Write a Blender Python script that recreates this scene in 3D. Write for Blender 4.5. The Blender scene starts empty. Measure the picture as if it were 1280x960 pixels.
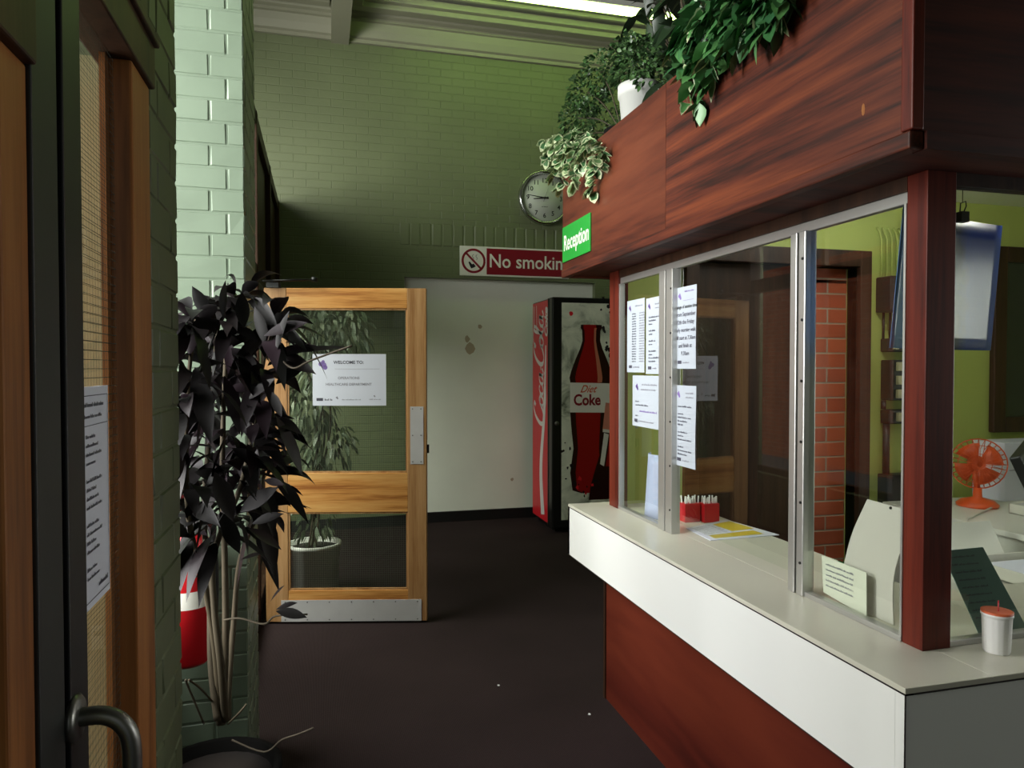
import bpy, bmesh, math, random
from mathutils import Vector, Matrix
random.seed(7)
R = math.radians
C = bpy.context.scene.collection
sc = bpy.context.scene
EYE = 1.5; YAW = 14.9; PITCH = 1.27; FPX = 900.0

# ------------------------------------------------------------------ camera
cam_d = bpy.data.cameras.new('camera'); cam = bpy.data.objects.new('camera', cam_d); C.objects.link(cam)
cam.location = (0, 0, EYE); cam.rotation_euler = (R(90 - PITCH), 0, R(-YAW))
cam_d.sensor_width = 36; cam_d.lens = FPX / 1280 * 36; cam_d.clip_start = .02
sc.camera = cam
_M = cam.rotation_euler.to_matrix()
def W(u, v, x=None, y=None, z=None):
    """real place of a point seen at (u,v) that lies on a known plane of the room"""
    d = _M @ Vector(((u - 640) / FPX, (480 - v) / FPX, -1))
    if x is not None: t = x / d.x
    elif y is not None: t = y / d.y
    else: t = (z - EYE) / d.z
    return Vector((0, 0, EYE)) + d * t

# ------------------------------------------------------------------ materials
def s2l(c):
    return tuple(((x / 255 + .055) / 1.055) ** 2.4 if x / 255 > .04045 else x / 255 / 12.92 for x in c) + (1,)
class NT:
    def __init__(s, name):
        s.m = bpy.data.materials.new(name); s.m.use_nodes = True
        s.t = s.m.node_tree; s.n = s.t.nodes; s.l = s.t.links
        s.b = s.n['Principled BSDF']; s.out = s.n['Material Output']
    def node(s, typ, **kw):
        n = s.n.new(typ)
        for k, v in kw.items():
            if k in n.inputs: n.inputs[k].default_value = v
            else: setattr(n, k, v)
        return n
    def link(s, a, b): s.l.new(a, b)
    def coord(s, scale=(1, 1, 1), swz=None, rot=(0, 0, 0)):
        tc = s.node('ShaderNodeTexCoord'); o = tc.outputs['Object']
        if swz:
            sp = s.node('ShaderNodeSeparateXYZ'); cb = s.node('ShaderNodeCombineXYZ'); s.link(o, sp.inputs[0])
            for i, a in enumerate(swz): s.link(sp.outputs['XYZ'.index(a)], cb.inputs[i])
            o = cb.outputs[0]
        mp = s.node('ShaderNodeMapping'); mp.inputs['Scale'].default_value = scale; mp.inputs['Rotation'].default_value = rot
        s.link(o, mp.inputs[0]); return mp.outputs[0]
    def ramp(s, fac, stops):
        r = s.node('ShaderNodeValToRGB'); e = r.color_ramp.elements
        while len(e) < len(stops): e.new(.5)
        for el, (p, c) in zip(e, stops): el.position = p; el.color = c
        s.link(fac, r.inputs[0]); return r.outputs[0]
    def bump(s, h, strength=.3, dist=.01):
        b = s.node('ShaderNodeBump'); b.inputs['Strength'].default_value = strength; b.inputs['Distance'].default_value = dist
        s.link(h, b.inputs['Height']); s.link(b.outputs[0], s.b.inputs['Normal'])
    def mathn(s, op, a, b=None):
        m = s.node('ShaderNodeMath', operation=op)
        for i, x in enumerate((a, b)):
            if x is None: continue
            if isinstance(x, (int, float)): m.inputs[i].default_value = x
            else: s.link(x, m.inputs[i])
        return m.outputs[0]
def plain(name, rgb, rough=.6, metal=0, noise=0, spec=None, nscale=20):
    t = NT(name); c = s2l(rgb)
    t.b.inputs['Roughness'].default_value = rough; t.b.inputs['Metallic'].default_value = metal
    if spec is not None: t.b.inputs['Specular IOR Level'].default_value = spec
    if noise:
        n = t.node('ShaderNodeTexNoise', Scale=nscale, Detail=4.0); t.link(t.coord(), n.inputs['Vector'])
        d = tuple(x * (1 - noise) for x in c[:3]) + (1,)
        t.link(t.ramp(n.outputs[0], [(.35, d), (.65, c)]), t.b.inputs['Base Color'])
    else: t.b.inputs['Base Color'].default_value = c
    return t.m
def wood(name, cols, axis='Y', scale=1.0, rough=.4, rot=(0, 0, 0), stretch=14, pos=(.36, .48, .64)):
    t = NT(name); sw = {'X': 'YZX', 'Y': 'XZY', 'Z': 'XYZ'}[axis]
    co = t.coord((stretch * scale, stretch * scale, .8 * scale), sw, rot)
    n = t.node('ShaderNodeTexNoise', Scale=1.3, Detail=5.0, Roughness=.55); t.link(co, n.inputs['Vector'])
    n2 = t.node('ShaderNodeTexNoise', Scale=9.0, Detail=3.0); t.link(co, n2.inputs['Vector'])
    mx = t.mathn('ADD', t.mathn('MULTIPLY', n.outputs[0], .75), t.mathn('MULTIPLY', n2.outputs[0], .25))
    c = [s2l(x) for x in cols]
    t.link(t.ramp(mx, list(zip(pos, c))), t.b.inputs['Base Color'])
    t.b.inputs['Specular IOR Level'].default_value = .25
    t.b.inputs['Roughness'].default_value = rough; t.bump(mx, .15, .002); return t.m
def brick(name, rgb, swz, rgb2=None, mortar=None, bump=.5, rough=.45, bw=.225, bh=.075, ms=.006, blotch=.12, off=.5):
    t = NT(name); co = t.coord((1, 1, 1), swz)
    b = t.node('ShaderNodeTexBrick'); t.link(co, b.inputs['Vector']); b.offset = off
    for k, v in (('Scale', 1.0), ('Brick Width', bw), ('Row Height', bh), ('Mortar Size', ms), ('Mortar Smooth', .6), ('Bias', 0.0)): b.inputs[k].default_value = v
    b.inputs['Color1'].default_value = s2l(rgb); b.inputs['Color2'].default_value = s2l(rgb2 or rgb); b.inputs['Mortar'].default_value = s2l(mortar or rgb)
    n = t.node('ShaderNodeTexNoise', Scale=2.2, Detail=5.0); t.link(co, n.inputs['Vector'])
    mul = t.node('ShaderNodeMix', data_type='RGBA', blend_type='MULTIPLY'); mul.inputs[0].default_value = 1
    t.link(b.outputs['Color'], mul.inputs[6]); t.link(t.ramp(n.outputs[0], [(.3, (1 - blotch,) * 3 + (1,)), (.7, (1, 1, 1, 1))]), mul.inputs[7])
    t.link(mul.outputs[2], t.b.inputs['Base Color']); t.b.inputs['Roughness'].default_value = rough
    n3 = t.node('ShaderNodeTexNoise', Scale=40.0, Detail=2.0); t.link(co, n3.inputs['Vector'])
    t.bump(t.mathn('ADD', t.mathn('SUBTRACT', 1.0, b.outputs['Fac']), t.mathn('MULTIPLY', n3.outputs[0], .25)), bump, .006); return t.m
def glass(name, tint=(.93, .97, .93), wired=None, swz='XZY', ior=1.5, wire=.07, refl=1.0):
    t = NT(name); t.n.remove(t.b)
    tr = t.node('ShaderNodeBsdfTransparent'); tr.inputs[0].default_value = tint + (1,)
    gl = t.node('ShaderNodeBsdfGlossy'); gl.inputs['Roughness'].default_value = .0
    fr = t.node('ShaderNodeFresnel', IOR=ior); mx = t.node('ShaderNodeMixShader')
    ge = t.node('ShaderNodeNewGeometry')      # only the outer face mirrors; the inner face of a thin pane adds nothing
    t.link(t.mathn('MULTIPLY', t.mathn('MULTIPLY', fr.outputs[0], refl), t.mathn('SUBTRACT', 1.0, ge.outputs['Backfacing'])), mx.inputs[0])
    t.link(tr.outputs[0], mx.inputs[1]); t.link(gl.outputs[0], mx.inputs[2]); o = mx.outputs[0]
    if wired:
        co = t.coord((1 / wired,) * 3, swz); sp = t.node('ShaderNodeSeparateXYZ'); t.link(co, sp.inputs[0])
        a = t.mathn('LESS_THAN', t.mathn('FRACT', sp.outputs[0]), wire); b = t.mathn('LESS_THAN', t.mathn('FRACT', sp.outputs[1]), wire)
        df = t.node('ShaderNodeBsdfDiffuse'); df.inputs[0].default_value = (.09, .10, .08, 1)
        m2 = t.node('ShaderNodeMixShader'); t.link(t.mathn('MAXIMUM', a, b), m2.inputs[0]); t.link(o, m2.inputs[1]); t.link(df.outputs[0], m2.inputs[2]); o = m2.outputs[0]
    t.link(o, t.out.inputs[0]); return t.m
def leafmat(name, cols, rough=.4, spec=.5):
    t = NT(name); t.b.inputs['Specular IOR Level'].default_value = spec; g = t.node('ShaderNodeNewGeometry')
    t.link(t.ramp(g.outputs['Random Per Island'], [(i / max(1, len(cols) - 1), s2l(c)) for i, c in enumerate(cols)]), t.b.inputs['Base Color'])
    t.b.inputs['Roughness'].default_value = rough; return t.m
def emit(name, rgb, st):
    t = NT(name); t.b.inputs['Base Color'].default_value = (0, 0, 0, 1)
    t.b.inputs['Emission Color'].default_value = tuple(rgb) + (1,); t.b.inputs['Emission Strength'].default_value = st; return t.m

G = (108, 117, 84)
M = dict(
    brick_y=brick('painted_brick_back', G, 'XZY', bump=.6),
    brick_x=brick('painted_brick_side', G, 'YZX', bump=.3),
    green=plain('green_brick_paint', (108, 123, 104), .38, noise=.12, nscale=6),
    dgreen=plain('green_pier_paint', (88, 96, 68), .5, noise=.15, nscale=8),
    orange_brick=brick('facing_brick', (196, 98, 62), 'YZX', (170, 78, 50), (170, 150, 130), bump=.5),
    orange_brick_y=brick('reflected_brick', (196, 98, 62), 'XZY', (170, 78, 50), (170, 150, 130), bump=.5),
    plaster=plain('cream_plaster', (146, 146, 124), .6, noise=.06, nscale=3),
    ceil=plain('ceiling_paint', (112, 112, 102), .7),
    white_wall=plain('white_painted_wall', (232, 236, 222), .5, noise=.06, nscale=1.6),
    skirt=plain('black_skirting', (14, 13, 13), .5),
    lime=plain('lime_wall_paint', (182, 194, 104), .6, noise=.04, nscale=3),
    sapele=wood('red_veneer_front', [(36, 15, 10), (80, 34, 20), (108, 52, 28)], 'Y', stretch=17, rough=.5, pos=(.38, .5, .64)),
    sapele_x=wood('red_veneer_end', [(40, 16, 12), (70, 27, 18), (90, 38, 24)], 'X', rough=.6),
    sapele_b=wood('red_veneer_base', [(48, 15, 11), (80, 28, 19), (98, 40, 25)], 'Y', scale=.35, stretch=5, rough=.45),
    post=wood('mahogany_post', [(62, 20, 14), (92, 33, 22), (110, 43, 29)], 'Z', rough=.4),
    tan=wood('tan_wood_vertical', [(150, 104, 62), (176, 132, 86), (194, 152, 106)], 'Z', rough=.4),
    tan_x=wood('tan_wood_horizontal', [(160, 98, 46), (208, 146, 78), (226, 176, 108)], 'X', rough=.4),
    frame=wood('orange_wood_frame', [(108, 64, 30), (142, 88, 44), (160, 106, 58)], 'Z', rough=.45),
    ply=wood('plywood_panel', [(118, 112, 82), (134, 128, 96), (146, 140, 108)], 'Z', scale=.6, stretch=6, rough=.6),
    darkw=wood('dark_brown_wood', [(36, 22, 15), (52, 33, 22), (66, 43, 29)], 'Z', rough=.5),
    blackm=plain('black_metal', (8, 8, 9), .45), greym=plain('dark_grey_metal', (28, 30, 28), .5),
    steel=plain('brushed_steel', (120, 120, 116), .35, .9), plate=plain('satin_aluminium_plate', (206, 204, 204), .45, .1, noise=.06, nscale=9),
    alu=plain('aluminium_frame', (190, 190, 186), .38, .75), alu_d=plain('aluminium_shadow_gap', (60, 60, 58), .5, .5),
    lam=plain('white_laminate', (238, 240, 236), .3), lamtop=plain('cream_laminate_top', (208, 206, 190), .28, noise=.03, nscale=5),
    edge=plain('black_joint_line', (30, 22, 20), .6),
    glass=glass('booth_glass', (.96, .98, .95), refl=1.5), wired=glass('wired_glass', (.95, .97, .94), .0127, wire=.05), wired_l=glass('wired_glass_side', (.95, .95, .92), .0127, 'YZX', wire=.06, refl=.4),
    paper_b=plain('notice_paper', (180, 188, 198), .7), paper=plain('white_paper', (212, 215, 228), .7), paper_g=plain('off_white_card', (224, 226, 212), .6), card=plain('grey_white_card', (206, 202, 196), .6),
    ink=plain('dark_ink', (70, 70, 84), .7), ink_l=plain('grey_ink', (140, 140, 152), .7), purple=plain('purple_ink', (128, 104, 170), .7), ink_b=plain('black_ink', (16, 16, 18), .6),
    yellow=plain('yellow_print', (208, 184, 54), .5), red=plain('red_plastic', (186, 22, 30), .35), signred=plain('crimson_sign', (130, 14, 32), .4), signgreen=plain('green_sign', (30, 140, 48), .4),
    signwhite=plain('sign_white', (226, 226, 214), .45), cokered=plain('machine_red', (214, 34, 46), .35), white=plain('gloss_white', (230, 230, 228), .35),
    cabinet=plain('machine_black', (20, 21, 21), .3), dial=plain('clock_dial', (190, 196, 184), .5), chrome=plain('chrome', (200, 202, 200), .15, 1),
 pot_w=plain('bright_white_pot', (240, 240, 234), .45), pot=plain('white_pot', (190, 192, 186), .45), bpot=plain('black_pot', (12, 11, 10), .95, spec=.1), soil=plain('soil', (38, 28, 22), .95),
    leaf_p=leafmat('purple_leaf', [(8, 7, 7), (16, 9, 12), (10, 6, 6), (10, 11, 8), (34, 19, 28), (7, 6, 6), (22, 10, 9)], .5, .3),
    leaf_b=leafmat('box_leaf', [(34, 60, 30), (70, 104, 56), (24, 44, 24), (92, 124, 74)], .35), leaf_i=leafmat('ivy_green', [(66, 118, 66), (34, 74, 42), (92, 146, 82), (50, 98, 60)], .35),
    leaf_d=leafmat('dark_leaf', [(20, 36, 20), (34, 54, 28), (14, 24, 14)], .4), leaf_v=leafmat('ivy_centre', [(84, 128, 76), (58, 100, 62), (110, 146, 92)], .4), leaf_c=leafmat('ivy_cream_margin', [(200, 208, 168), (176, 190, 146)], .45),
    leaf_f=leafmat('weeping_leaf', [(124, 138, 110), (84, 100, 74), (158, 168, 140)], .45), twig=leafmat('twig_bark', [(60, 52, 36), (74, 64, 44), (42, 36, 27)], .8),
    orange=plain('orange_plastic', (212, 84, 36), .35), blue=plain('blue_print', (50, 84, 160), .3), backing=plain('silver_grey_sheet', (116, 118, 122), .25, .2), teal=plain('teal_sheet', (88, 120, 114), .5), lilac=plain('lilac_paper', (176, 184, 222), .6),
    bakelite=plain('dark_switchgear', (34, 32, 30), .45), brass=plain('pale_terminal', (176, 168, 130), .4), beige=plain('beige_plastic', (206, 204, 192), .5), desk=plain('white_desk', (222, 222, 212), .4),
    bottle=plain('cola_red', (150, 12, 18), .3), bottle_d=plain('cola_dark', (40, 6, 8), .3), bottle_h=plain('cola_highlight', (196, 120, 92), .3), screenm=plain('screen_dark', (30, 34, 40), .2), kraft=plain('chipped_plaster', (176, 164, 140), .8))
def m_carpet():
    t = NT('brown_ribbed_carpet'); co = t.coord((1, 1, 1))
    w = t.node('ShaderNodeTexWave', Scale=60.0, Distortion=.6); w.bands_direction = 'X'; t.link(co, w.inputs['Vector'])
    n = t.node('ShaderNodeTexNoise', Scale=220.0, Detail=2.0); t.link(co, n.inputs['Vector'])
    n2 = t.node('ShaderNodeTexNoise', Scale=1.6, Detail=4.0); t.link(co, n2.inputs['Vector'])
    f = t.mathn('ADD', t.mathn('MULTIPLY', w.outputs[1], .35), t.mathn('ADD', t.mathn('MULTIPLY', n.outputs[0], .35), t.mathn('MULTIPLY', n2.outputs[0], .3)))
    t.link(t.ramp(f, [(.25, s2l((28, 21, 21))), (.75, s2l((62, 50, 50)))]), t.b.inputs['Base Color'])
    t.b.inputs['Roughness'].default_value = .95; t.b.inputs['Specular IOR Level'].default_value = .1; t.bump(f, .5, .004); return t.m
def m_ice():
    t = NT('poster_ice_print'); co = t.coord((1, 1, 1))
    n = t.node('ShaderNodeTexNoise', Scale=4.0, Detail=8.0, Roughness=.62, Distortion=.6); t.link(co, n.inputs['Vector'])
    t.link(t.ramp(n.outputs[0], [(.30, s2l((60, 66, 58))), (.38, s2l((160, 168, 150))), (.47, s2l((210, 216, 196))), (.65, s2l((234, 238, 218)))]), t.b.inputs['Base Color'])
    t.b.inputs['Roughness'].default_value = .3; return t.m
def m_bottle(cx, half):
    t = NT('poster_bottle_print'); tc = t.node('ShaderNodeTexCoord'); sp = t.node('ShaderNodeSeparateXYZ'); t.link(tc.outputs['Object'], sp.inputs[0])
    f = t.mathn('ADD', t.mathn('MULTIPLY', t.mathn('SUBTRACT', sp.outputs[0], cx), .5 / half), .5)
    n = t.node('ShaderNodeTexNoise', Scale=9.0, Detail=4.0); t.link(tc.outputs['Object'], n.inputs[0])
    f = t.mathn('ADD', f, t.mathn('MULTIPLY', t.mathn('SUBTRACT', n.outputs[0], .5), .16))
    t.link(t.ramp(f, [(.08, s2l((28, 6, 8))), (.24, s2l((120, 14, 20))), (.45, s2l((176, 16, 22))), (.62, s2l((170, 60, 44))), (.68, s2l((120, 40, 30))), (.85, s2l((34, 8, 10)))]), t.b.inputs['Base Color'])
    t.b.inputs['Roughness'].default_value = .3; return t.m
M['carpet'] = m_carpet(); M['ice'] = m_ice()

# ------------------------------------------------------------------ mesh building
class MB:
    def __init__(s): s.v = []; s.f = []; s.mi = []; s.sm = []
    def add(s, vs, fs, mi=0, smooth=False):
        b = len(s.v); s.v += [Vector(v) for v in vs]
        for f in fs: s.f.append([b + i for i in f]); s.mi.append(mi); s.sm.append(smooth)
        return s
    def box(s, a, b, mi=0):
        (x0, y0, z0), (x1, y1, z1) = [tuple(min(p, q) for p, q in zip(a, b)), tuple(max(p, q) for p, q in zip(a, b))]
        return s.add([(x0,y0,z0),(x1,y0,z0),(x1,y1,z0),(x0,y1,z0),(x0,y0,z1),(x1,y0,z1),(x1,y1,z1),(x0,y1,z1)],
                     [(3,2,1,0),(4,5,6,7),(0,1,5,4),(1,2,6,5),(2,3,7,6),(3,0,4,7)], mi)
    def cbox(s, a, b, c=.006, mi=0, rnd=0):
        """box with chamfered edges (for one brick)"""
        lo = [min(p, q) for p, q in zip(a, b)]; hi = [max(p, q) for p, q in zip(a, b)]
        vs = []; idx = {}
        for sx in (0, 1):
            for sy in (0, 1):
                for sz in (0, 1):
                    S = (sx, sy, sz)
                    for ax in range(3):
                        p = []
                        for k in range(3):
                            e = hi[k] if S[k] else lo[k]; d = -c if S[k] else c
                            p.append(e if k == ax else e + d)
                        idx[(S, ax)] = len(vs); vs.append([q + random.uniform(-rnd, rnd) for q in p])
        F = []
        for ax in range(3):
            o = [k for k in range(3) if k != ax]
            for sgn in (0, 1):
                def key(p, q):
                    S = [0, 0, 0]; S[ax] = sgn; S[o[0]] = p; S[o[1]] = q; return tuple(S)
                q4 = [idx[(key(*pq), ax)] for pq in ((0, 0), (1, 0), (1, 1), (0, 1))]
                F.append(q4)
            for p in (0, 1):
                for q in (0, 1):
                    S0 = [0, 0, 0]; S1 = [0, 0, 0]; S0[ax] = 0; S1[ax] = 1; S0[o[0]] = S1[o[0]] = p; S0[o[1]] = S1[o[1]] = q
                    F.append([idx[(tuple(S0), o[0])], idx[(tuple(S1), o[0])], idx[(tuple(S1), o[1])], idx[(tuple(S0), o[1])]])
        for sx in (0, 1):
            for sy in (0, 1):
                for sz in (0, 1): F.append([idx[((sx, sy, sz), k)] for k in range(3)])
        return s.add(vs, F, mi)
    def prism(s, poly, vec, mi=0):
        n = len(poly); p = [Vector(q) for q in poly]; vec = Vector(vec)
        return s.add(p + [q + vec for q in p], [list(range(n))[::-1], list(range(n, 2 * n))] + [[i, (i + 1) % n, n + (i + 1) % n, n + i] for i in range(n)], mi)
    def lathe(s, prof, c=(0, 0, 0), n=28, mi=0, axis='Z', caps=True):
        vs = []; fs = []
        for r, z in prof:
            for k in range(n):
                a = 2 * math.pi * k / n
                if axis == 'Z': p = (r * math.cos(a), r * math.sin(a), z)
                elif axis == 'Y': p = (r * math.cos(a), z, r * math.sin(a))
                else: p = (z, r * math.cos(a), r * math.sin(a))
                vs.append(Vector(p) + Vector(c))
        for i in range(len(prof) - 1):
            for k in range(n): fs.append([i * n + k, i * n + (k + 1) % n, (i + 1) * n + (k + 1) % n, (i + 1) * n + k])
        s.add(vs, fs, mi, True)
        if caps:
            b = len(s.v) - len(vs)
            for st in (b, b + (len(prof) - 1) * n): s.f.append(list(range(st, st + n))); s.mi.append(mi); s.sm.append(False)
        return s
    def tube(s, pts, r, n=8, mi=0):
        pts = [Vector(p) for p in pts]; vs = []; fs = []; m = len(pts)
        rs = r if isinstance(r, (list, tuple)) else [r] * m
        up = Vector((0, 0, 1))
        prev = None
        for i, p in enumerate(pts):
            d = (pts[min(i + 1, m - 1)] - pts[max(i - 1, 0)]).normalized()
            a = prev - d * prev.dot(d) if prev is not None else (up.cross(d) if abs(d.z) < .95 else Vector((1, 0, 0)).cross(d))
            a.normalize(); prev = a; b = d.cross(a)
            for k in range(n):
                t = 2 * math.pi * k / n; vs.append(p + (a * math.cos(t) + b * math.sin(t)) * rs[i])
        for i in range(m - 1):
            for k in range(n): fs.append([i * n + k, i * n + (k + 1) % n, (i + 1) * n + (k + 1) % n, (i + 1) * n + k])
        fs.append(list(range(n))[::-1]); fs.append(list(range((m - 1) * n, m * n)))
        return s.add(vs, fs, mi, True)
    def leaf(s, base, d, L, w, droop=.4, fold=.25, roll=None, kind='oval', mi=0, margin=None):
        d = Vector(d).normalized(); side = d.cross(Vector((0, 0, 1)))
        if side.length < .1: side = Vector((1, 0, 0)).cross(d)
        side.normalize(); nrm = side.cross(d)
        if roll is None: roll = random.uniform(-.6, .6)
        q = Matrix.Rotation(roll, 3, d); side = q @ side; nrm = q @ nrm
        if kind == 'oval': st = [(0, .04), (.15, .5), (.38, 1), (.6, .92), (.82, .5), (1, .0)]
        elif kind == 'lance': st = [(0, .05), (.08, .3), (.2, .66), (.34, .92), (.48, 1), (.62, .92), (.75, .7), (.87, .38), (.95, .13), (1, .0)]
        elif kind == 'round': st = [(0, .3), (.15, .85), (.45, 1), (.75, .8), (1, .1)]
        else: st = [(0, .25), (.05, .85), (.22, 1.0), (.38, .62), (.6, .58), (.85, .25), (1, .02)]     # ivy
        vs = []; fs = []; ms = []
        cols = [-1, 0, 1] if margin is None else [-1, -.68, 0, .68, 1]
        for t, ww in st:
            p = Vector(base) + d * (L * t) + Vector((0, 0, -1)) * (droop * L * t * t)
            for cc in cols: vs.append(p + side * (cc * ww * w / 2) + nrm * (abs(cc) * fold * ww * w / 2))
        k = len(cols)
        for i in range(len(st) - 1):
            for j in range(k - 1):
                fs.append([i * k + j, i * k + j + 1, (i + 1) * k + j + 1, (i + 1) * k + j])
                ms.append(mi if margin is None or (0 < j < k - 2 and i < len(st) - 2 and i > 0) else margin)
        b = len(s.v); s.v += vs
        for f, m_ in zip(fs, ms): s.f.append([b + x for x in f]); s.mi.append(m_); s.sm.append(True)
        return s
    def ribbon(s, pts, wd, f3, mi=0):
        """flat pen stroke: 2D points with widths, f3 maps 2D to 3D"""
        m = len(pts); vs = []
        for i in range(m):
            a = Vector(pts[max(i - 1, 0)]); b = Vector(pts[min(i + 1, m - 1)]); t = (b - a)
            t = t.normalized() if t.length > 1e-9 else Vector((1, 0)); n = Vector((-t.y, t.x)) * wd[i] / 2
            p = Vector(pts[i]); vs += [f3(p + n), f3(p - n)]
        return s.add(vs, [[2 * i, 2 * i + 1, 2 * i + 3, 2 * i + 2] for i in range(m - 1)], mi)

OFF = {}
def build(name, mb, mat, parent=None, bevel=0, kind=None):
    off = OFF.get(parent.name, Vector()) if parent else Vector()
    me = bpy.data.meshes.new(name); me.from_pydata([tuple(v - off) for v in mb.v], [], mb.f); me.validate()
    mats = mat if isinstance(mat, (list, tuple)) else [mat]
    for m_ in mats: me.materials.append(M[m_] if isinstance(m_, str) else m_)
    if len(me.polygons) == len(mb.mi):
        me.polygons.foreach_set('material_index', mb.mi); me.polygons.foreach_set('use_smooth', mb.sm)
    me.update()
    bm = bmesh.new(); bm.from_mesh(me); bmesh.ops.recalc_face_normals(bm, faces=bm.faces); bm.to_mesh(me); bm.free()
    o = bpy.data.objects.new(name, me); C.objects.link(o)
    if parent: o.parent = parent; OFF[o.name] = off
    if bevel:
        b = o.modifiers.new('bevel', 'BEVEL'); b.width = bevel; b.segments = 2; b.limit_method = 'ANGLE'
    if kind: o['kind'] = kind
    return o
def root(name, loc, label=None, cat=None, group=None, kind=None, rotz=0):
    o = bpy.data.objects.new(name, None); C.objects.link(o); o.location = loc; o.rotation_euler = (0, 0, rotz)
    OFF[o.name] = Vector(loc) if not rotz else Vector()
    o.empty_display_size = .1
    tag(o, label, cat, group, kind); return o
def tag(o, label=None, cat=None, group=None, kind=None):
    for k, v in (('label', label), ('category', cat), ('group', group), ('kind', kind)):
        if v: o[k] = v
    return o
def struct(name, mb, mat, parent=None, bevel=0): return build(name, mb, mat, parent, bevel, None if parent else 'structure')
def B(*boxes):
    m = MB()
    for a, b in boxes: m.box(a, b)
    return m
def text_mb(mb, txt, size, f3, align='CENTER', mi=0, bold=0, xs=1.0, shear=0, depth=.0):
    cu = bpy.data.curves.new('t', 'FONT'); cu.body = txt; cu.size = size; cu.align_x = align; cu.offset = bold; cu.shear = shear; cu.resolution_u = 3
    o = bpy.data.objects.new('t', cu); C.objects.link(o); bpy.context.view_layer.update()
    me = bpy.data.meshes.new_from_object(o.evaluated_get(bpy.context.evaluated_depsgraph_get()))
    mb.add([f3(Vector((v.co.x * xs, v.co.y))) for v in me.vertices], [list(p.vertices) for p in me.polygons], mi)
    C.objects.unlink(o); bpy.data.objects.remove(o); bpy.data.curves.remove(cu); bpy.data.meshes.remove(me)
def words(mb, x0, x1, y, h, f3, seed, mi=0):
    rn = random.Random(seed); x = x0
    while x < x1:
        w = min(rn.uniform(1.5, 5) * h, x1 - x)
        k = x
        while k < x + w:                       # small uprights so a row reads as print
            ww = h * .42; hh = h * rn.choice((.65, .65, 1)); p = [f3(Vector(q)) for q in ((k, y), (k + ww, y), (k + ww, y + hh), (k, y + hh))]
            mb.add(p, [(0, 1, 2, 3)], mi); k += h * .62
        x += w + h * .6
def spline(P, n=8):
    out = []; P = [Vector(p) for p in P]
    for i in range(len(P) - 1):
        p0, p1, p2, p3 = P[max(i - 1, 0)], P[i], P[i + 1], P[min(i + 2, len(P) - 1)]
        for k in range(n):
            t = k / n; out.append(.5 * ((2 * p1) + (p2 - p0) * t + (2 * p0 - 5 * p1 + 4 * p2 - p3) * t * t + (-p0 + 3 * p1 - 3 * p2 + p3) * t ** 3))
    out.append(P[-1]); return out

# ------------------------------------------------------------------ room shell
XL, XR, YN, YF, ZC = -1.5, 5.0, -1.7, 6.87, 4.78
struct('floor', B(((XL - .2, YN - .2, -.1), (XR + .2, YF + .3, 0))), 'carpet')
struct('ceiling', B(((XL - .2, YN - .2, ZC), (XR + .2, YF + .3, ZC + .12))), 'ceil')
# back wall with an opening filled by a smooth white panel set back
OX0, OX1, OZ = .775, 2.70, 2.365
wb = B(((XL - .2, YF, 0), (OX0, YF + .12, ZC)), ((OX1, YF, 0), (XR + .2, YF + .12, ZC)), ((OX0, YF, OZ), (OX1, YF + .12, ZC)))
struct('wall_back', wb, 'brick_y')
sol = MB(); x = OX0 - .05
while x < OX1 + .1:                             # course of upright bricks over the opening
    sol.cbox((x + .005, YF - .006, OZ + .30), (x + .098, YF + .03, OZ + .515), .008, rnd=.001); x += .103
struct('trim_1', sol, brick('painted_soldier_course', G, 'XZY', bump=.0, bw=5, bh=5))
struct('wall_infill', B(((OX0, YF + .07, 0), (OX1, YF + .12, OZ))), 'white_wall')
struct('baseboard_back', B(((OX0, YF + .045, 0), (OX1, YF + .07, .10)), ((XL, YF - .02, 0), (OX0, YF, .10)), ((OX1, YF - .02, 0), (XR, YF, .10))), 'skirt')
chip = MB(); 
for (cu_, cv, r) in ((587, 436, .055), (584, 424, .03), (600, 408, .022), (640, 599, .018)):
    c = W(cu_, cv, y=YF + .069); chip.add([c + Vector((r * random.uniform(.6, 1.1) * math.cos(a * .785), -.001, r * 1.2 * random.uniform(.6, 1.1) * math.sin(a * .785))) for a in range(8)], [list(range(8))])
struct('trim_2', chip, 'kraft')
struct('wall_right', B(((XR, YN, 0), (XR + .15, .1, ZC)), ((XR, .1, 0), (XR + .15, 1.13, .8)), ((XR, .1, 2.7), (XR + .15, 1.13, ZC)), ((XR, 1.13, 0), (XR + .15, YF, ZC))), 'brick_x')
struct('wall_front', B(((XL, YN - .15, 0), (-.40, YN, .9)), ((XL, YN - .15, 2.9), (-.40, YN, ZC)), ((XL, YN - .15, .9), (XL + .1, YN, 2.9)), ((-.45, YN - .15, 0), (-.25, YN, ZC)), ((1.15, YN - .15, 0), (XR, YN, ZC)), ((-.25, YN - .15, 2.5), (1.15, YN, ZC))), 'brick_y')
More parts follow.
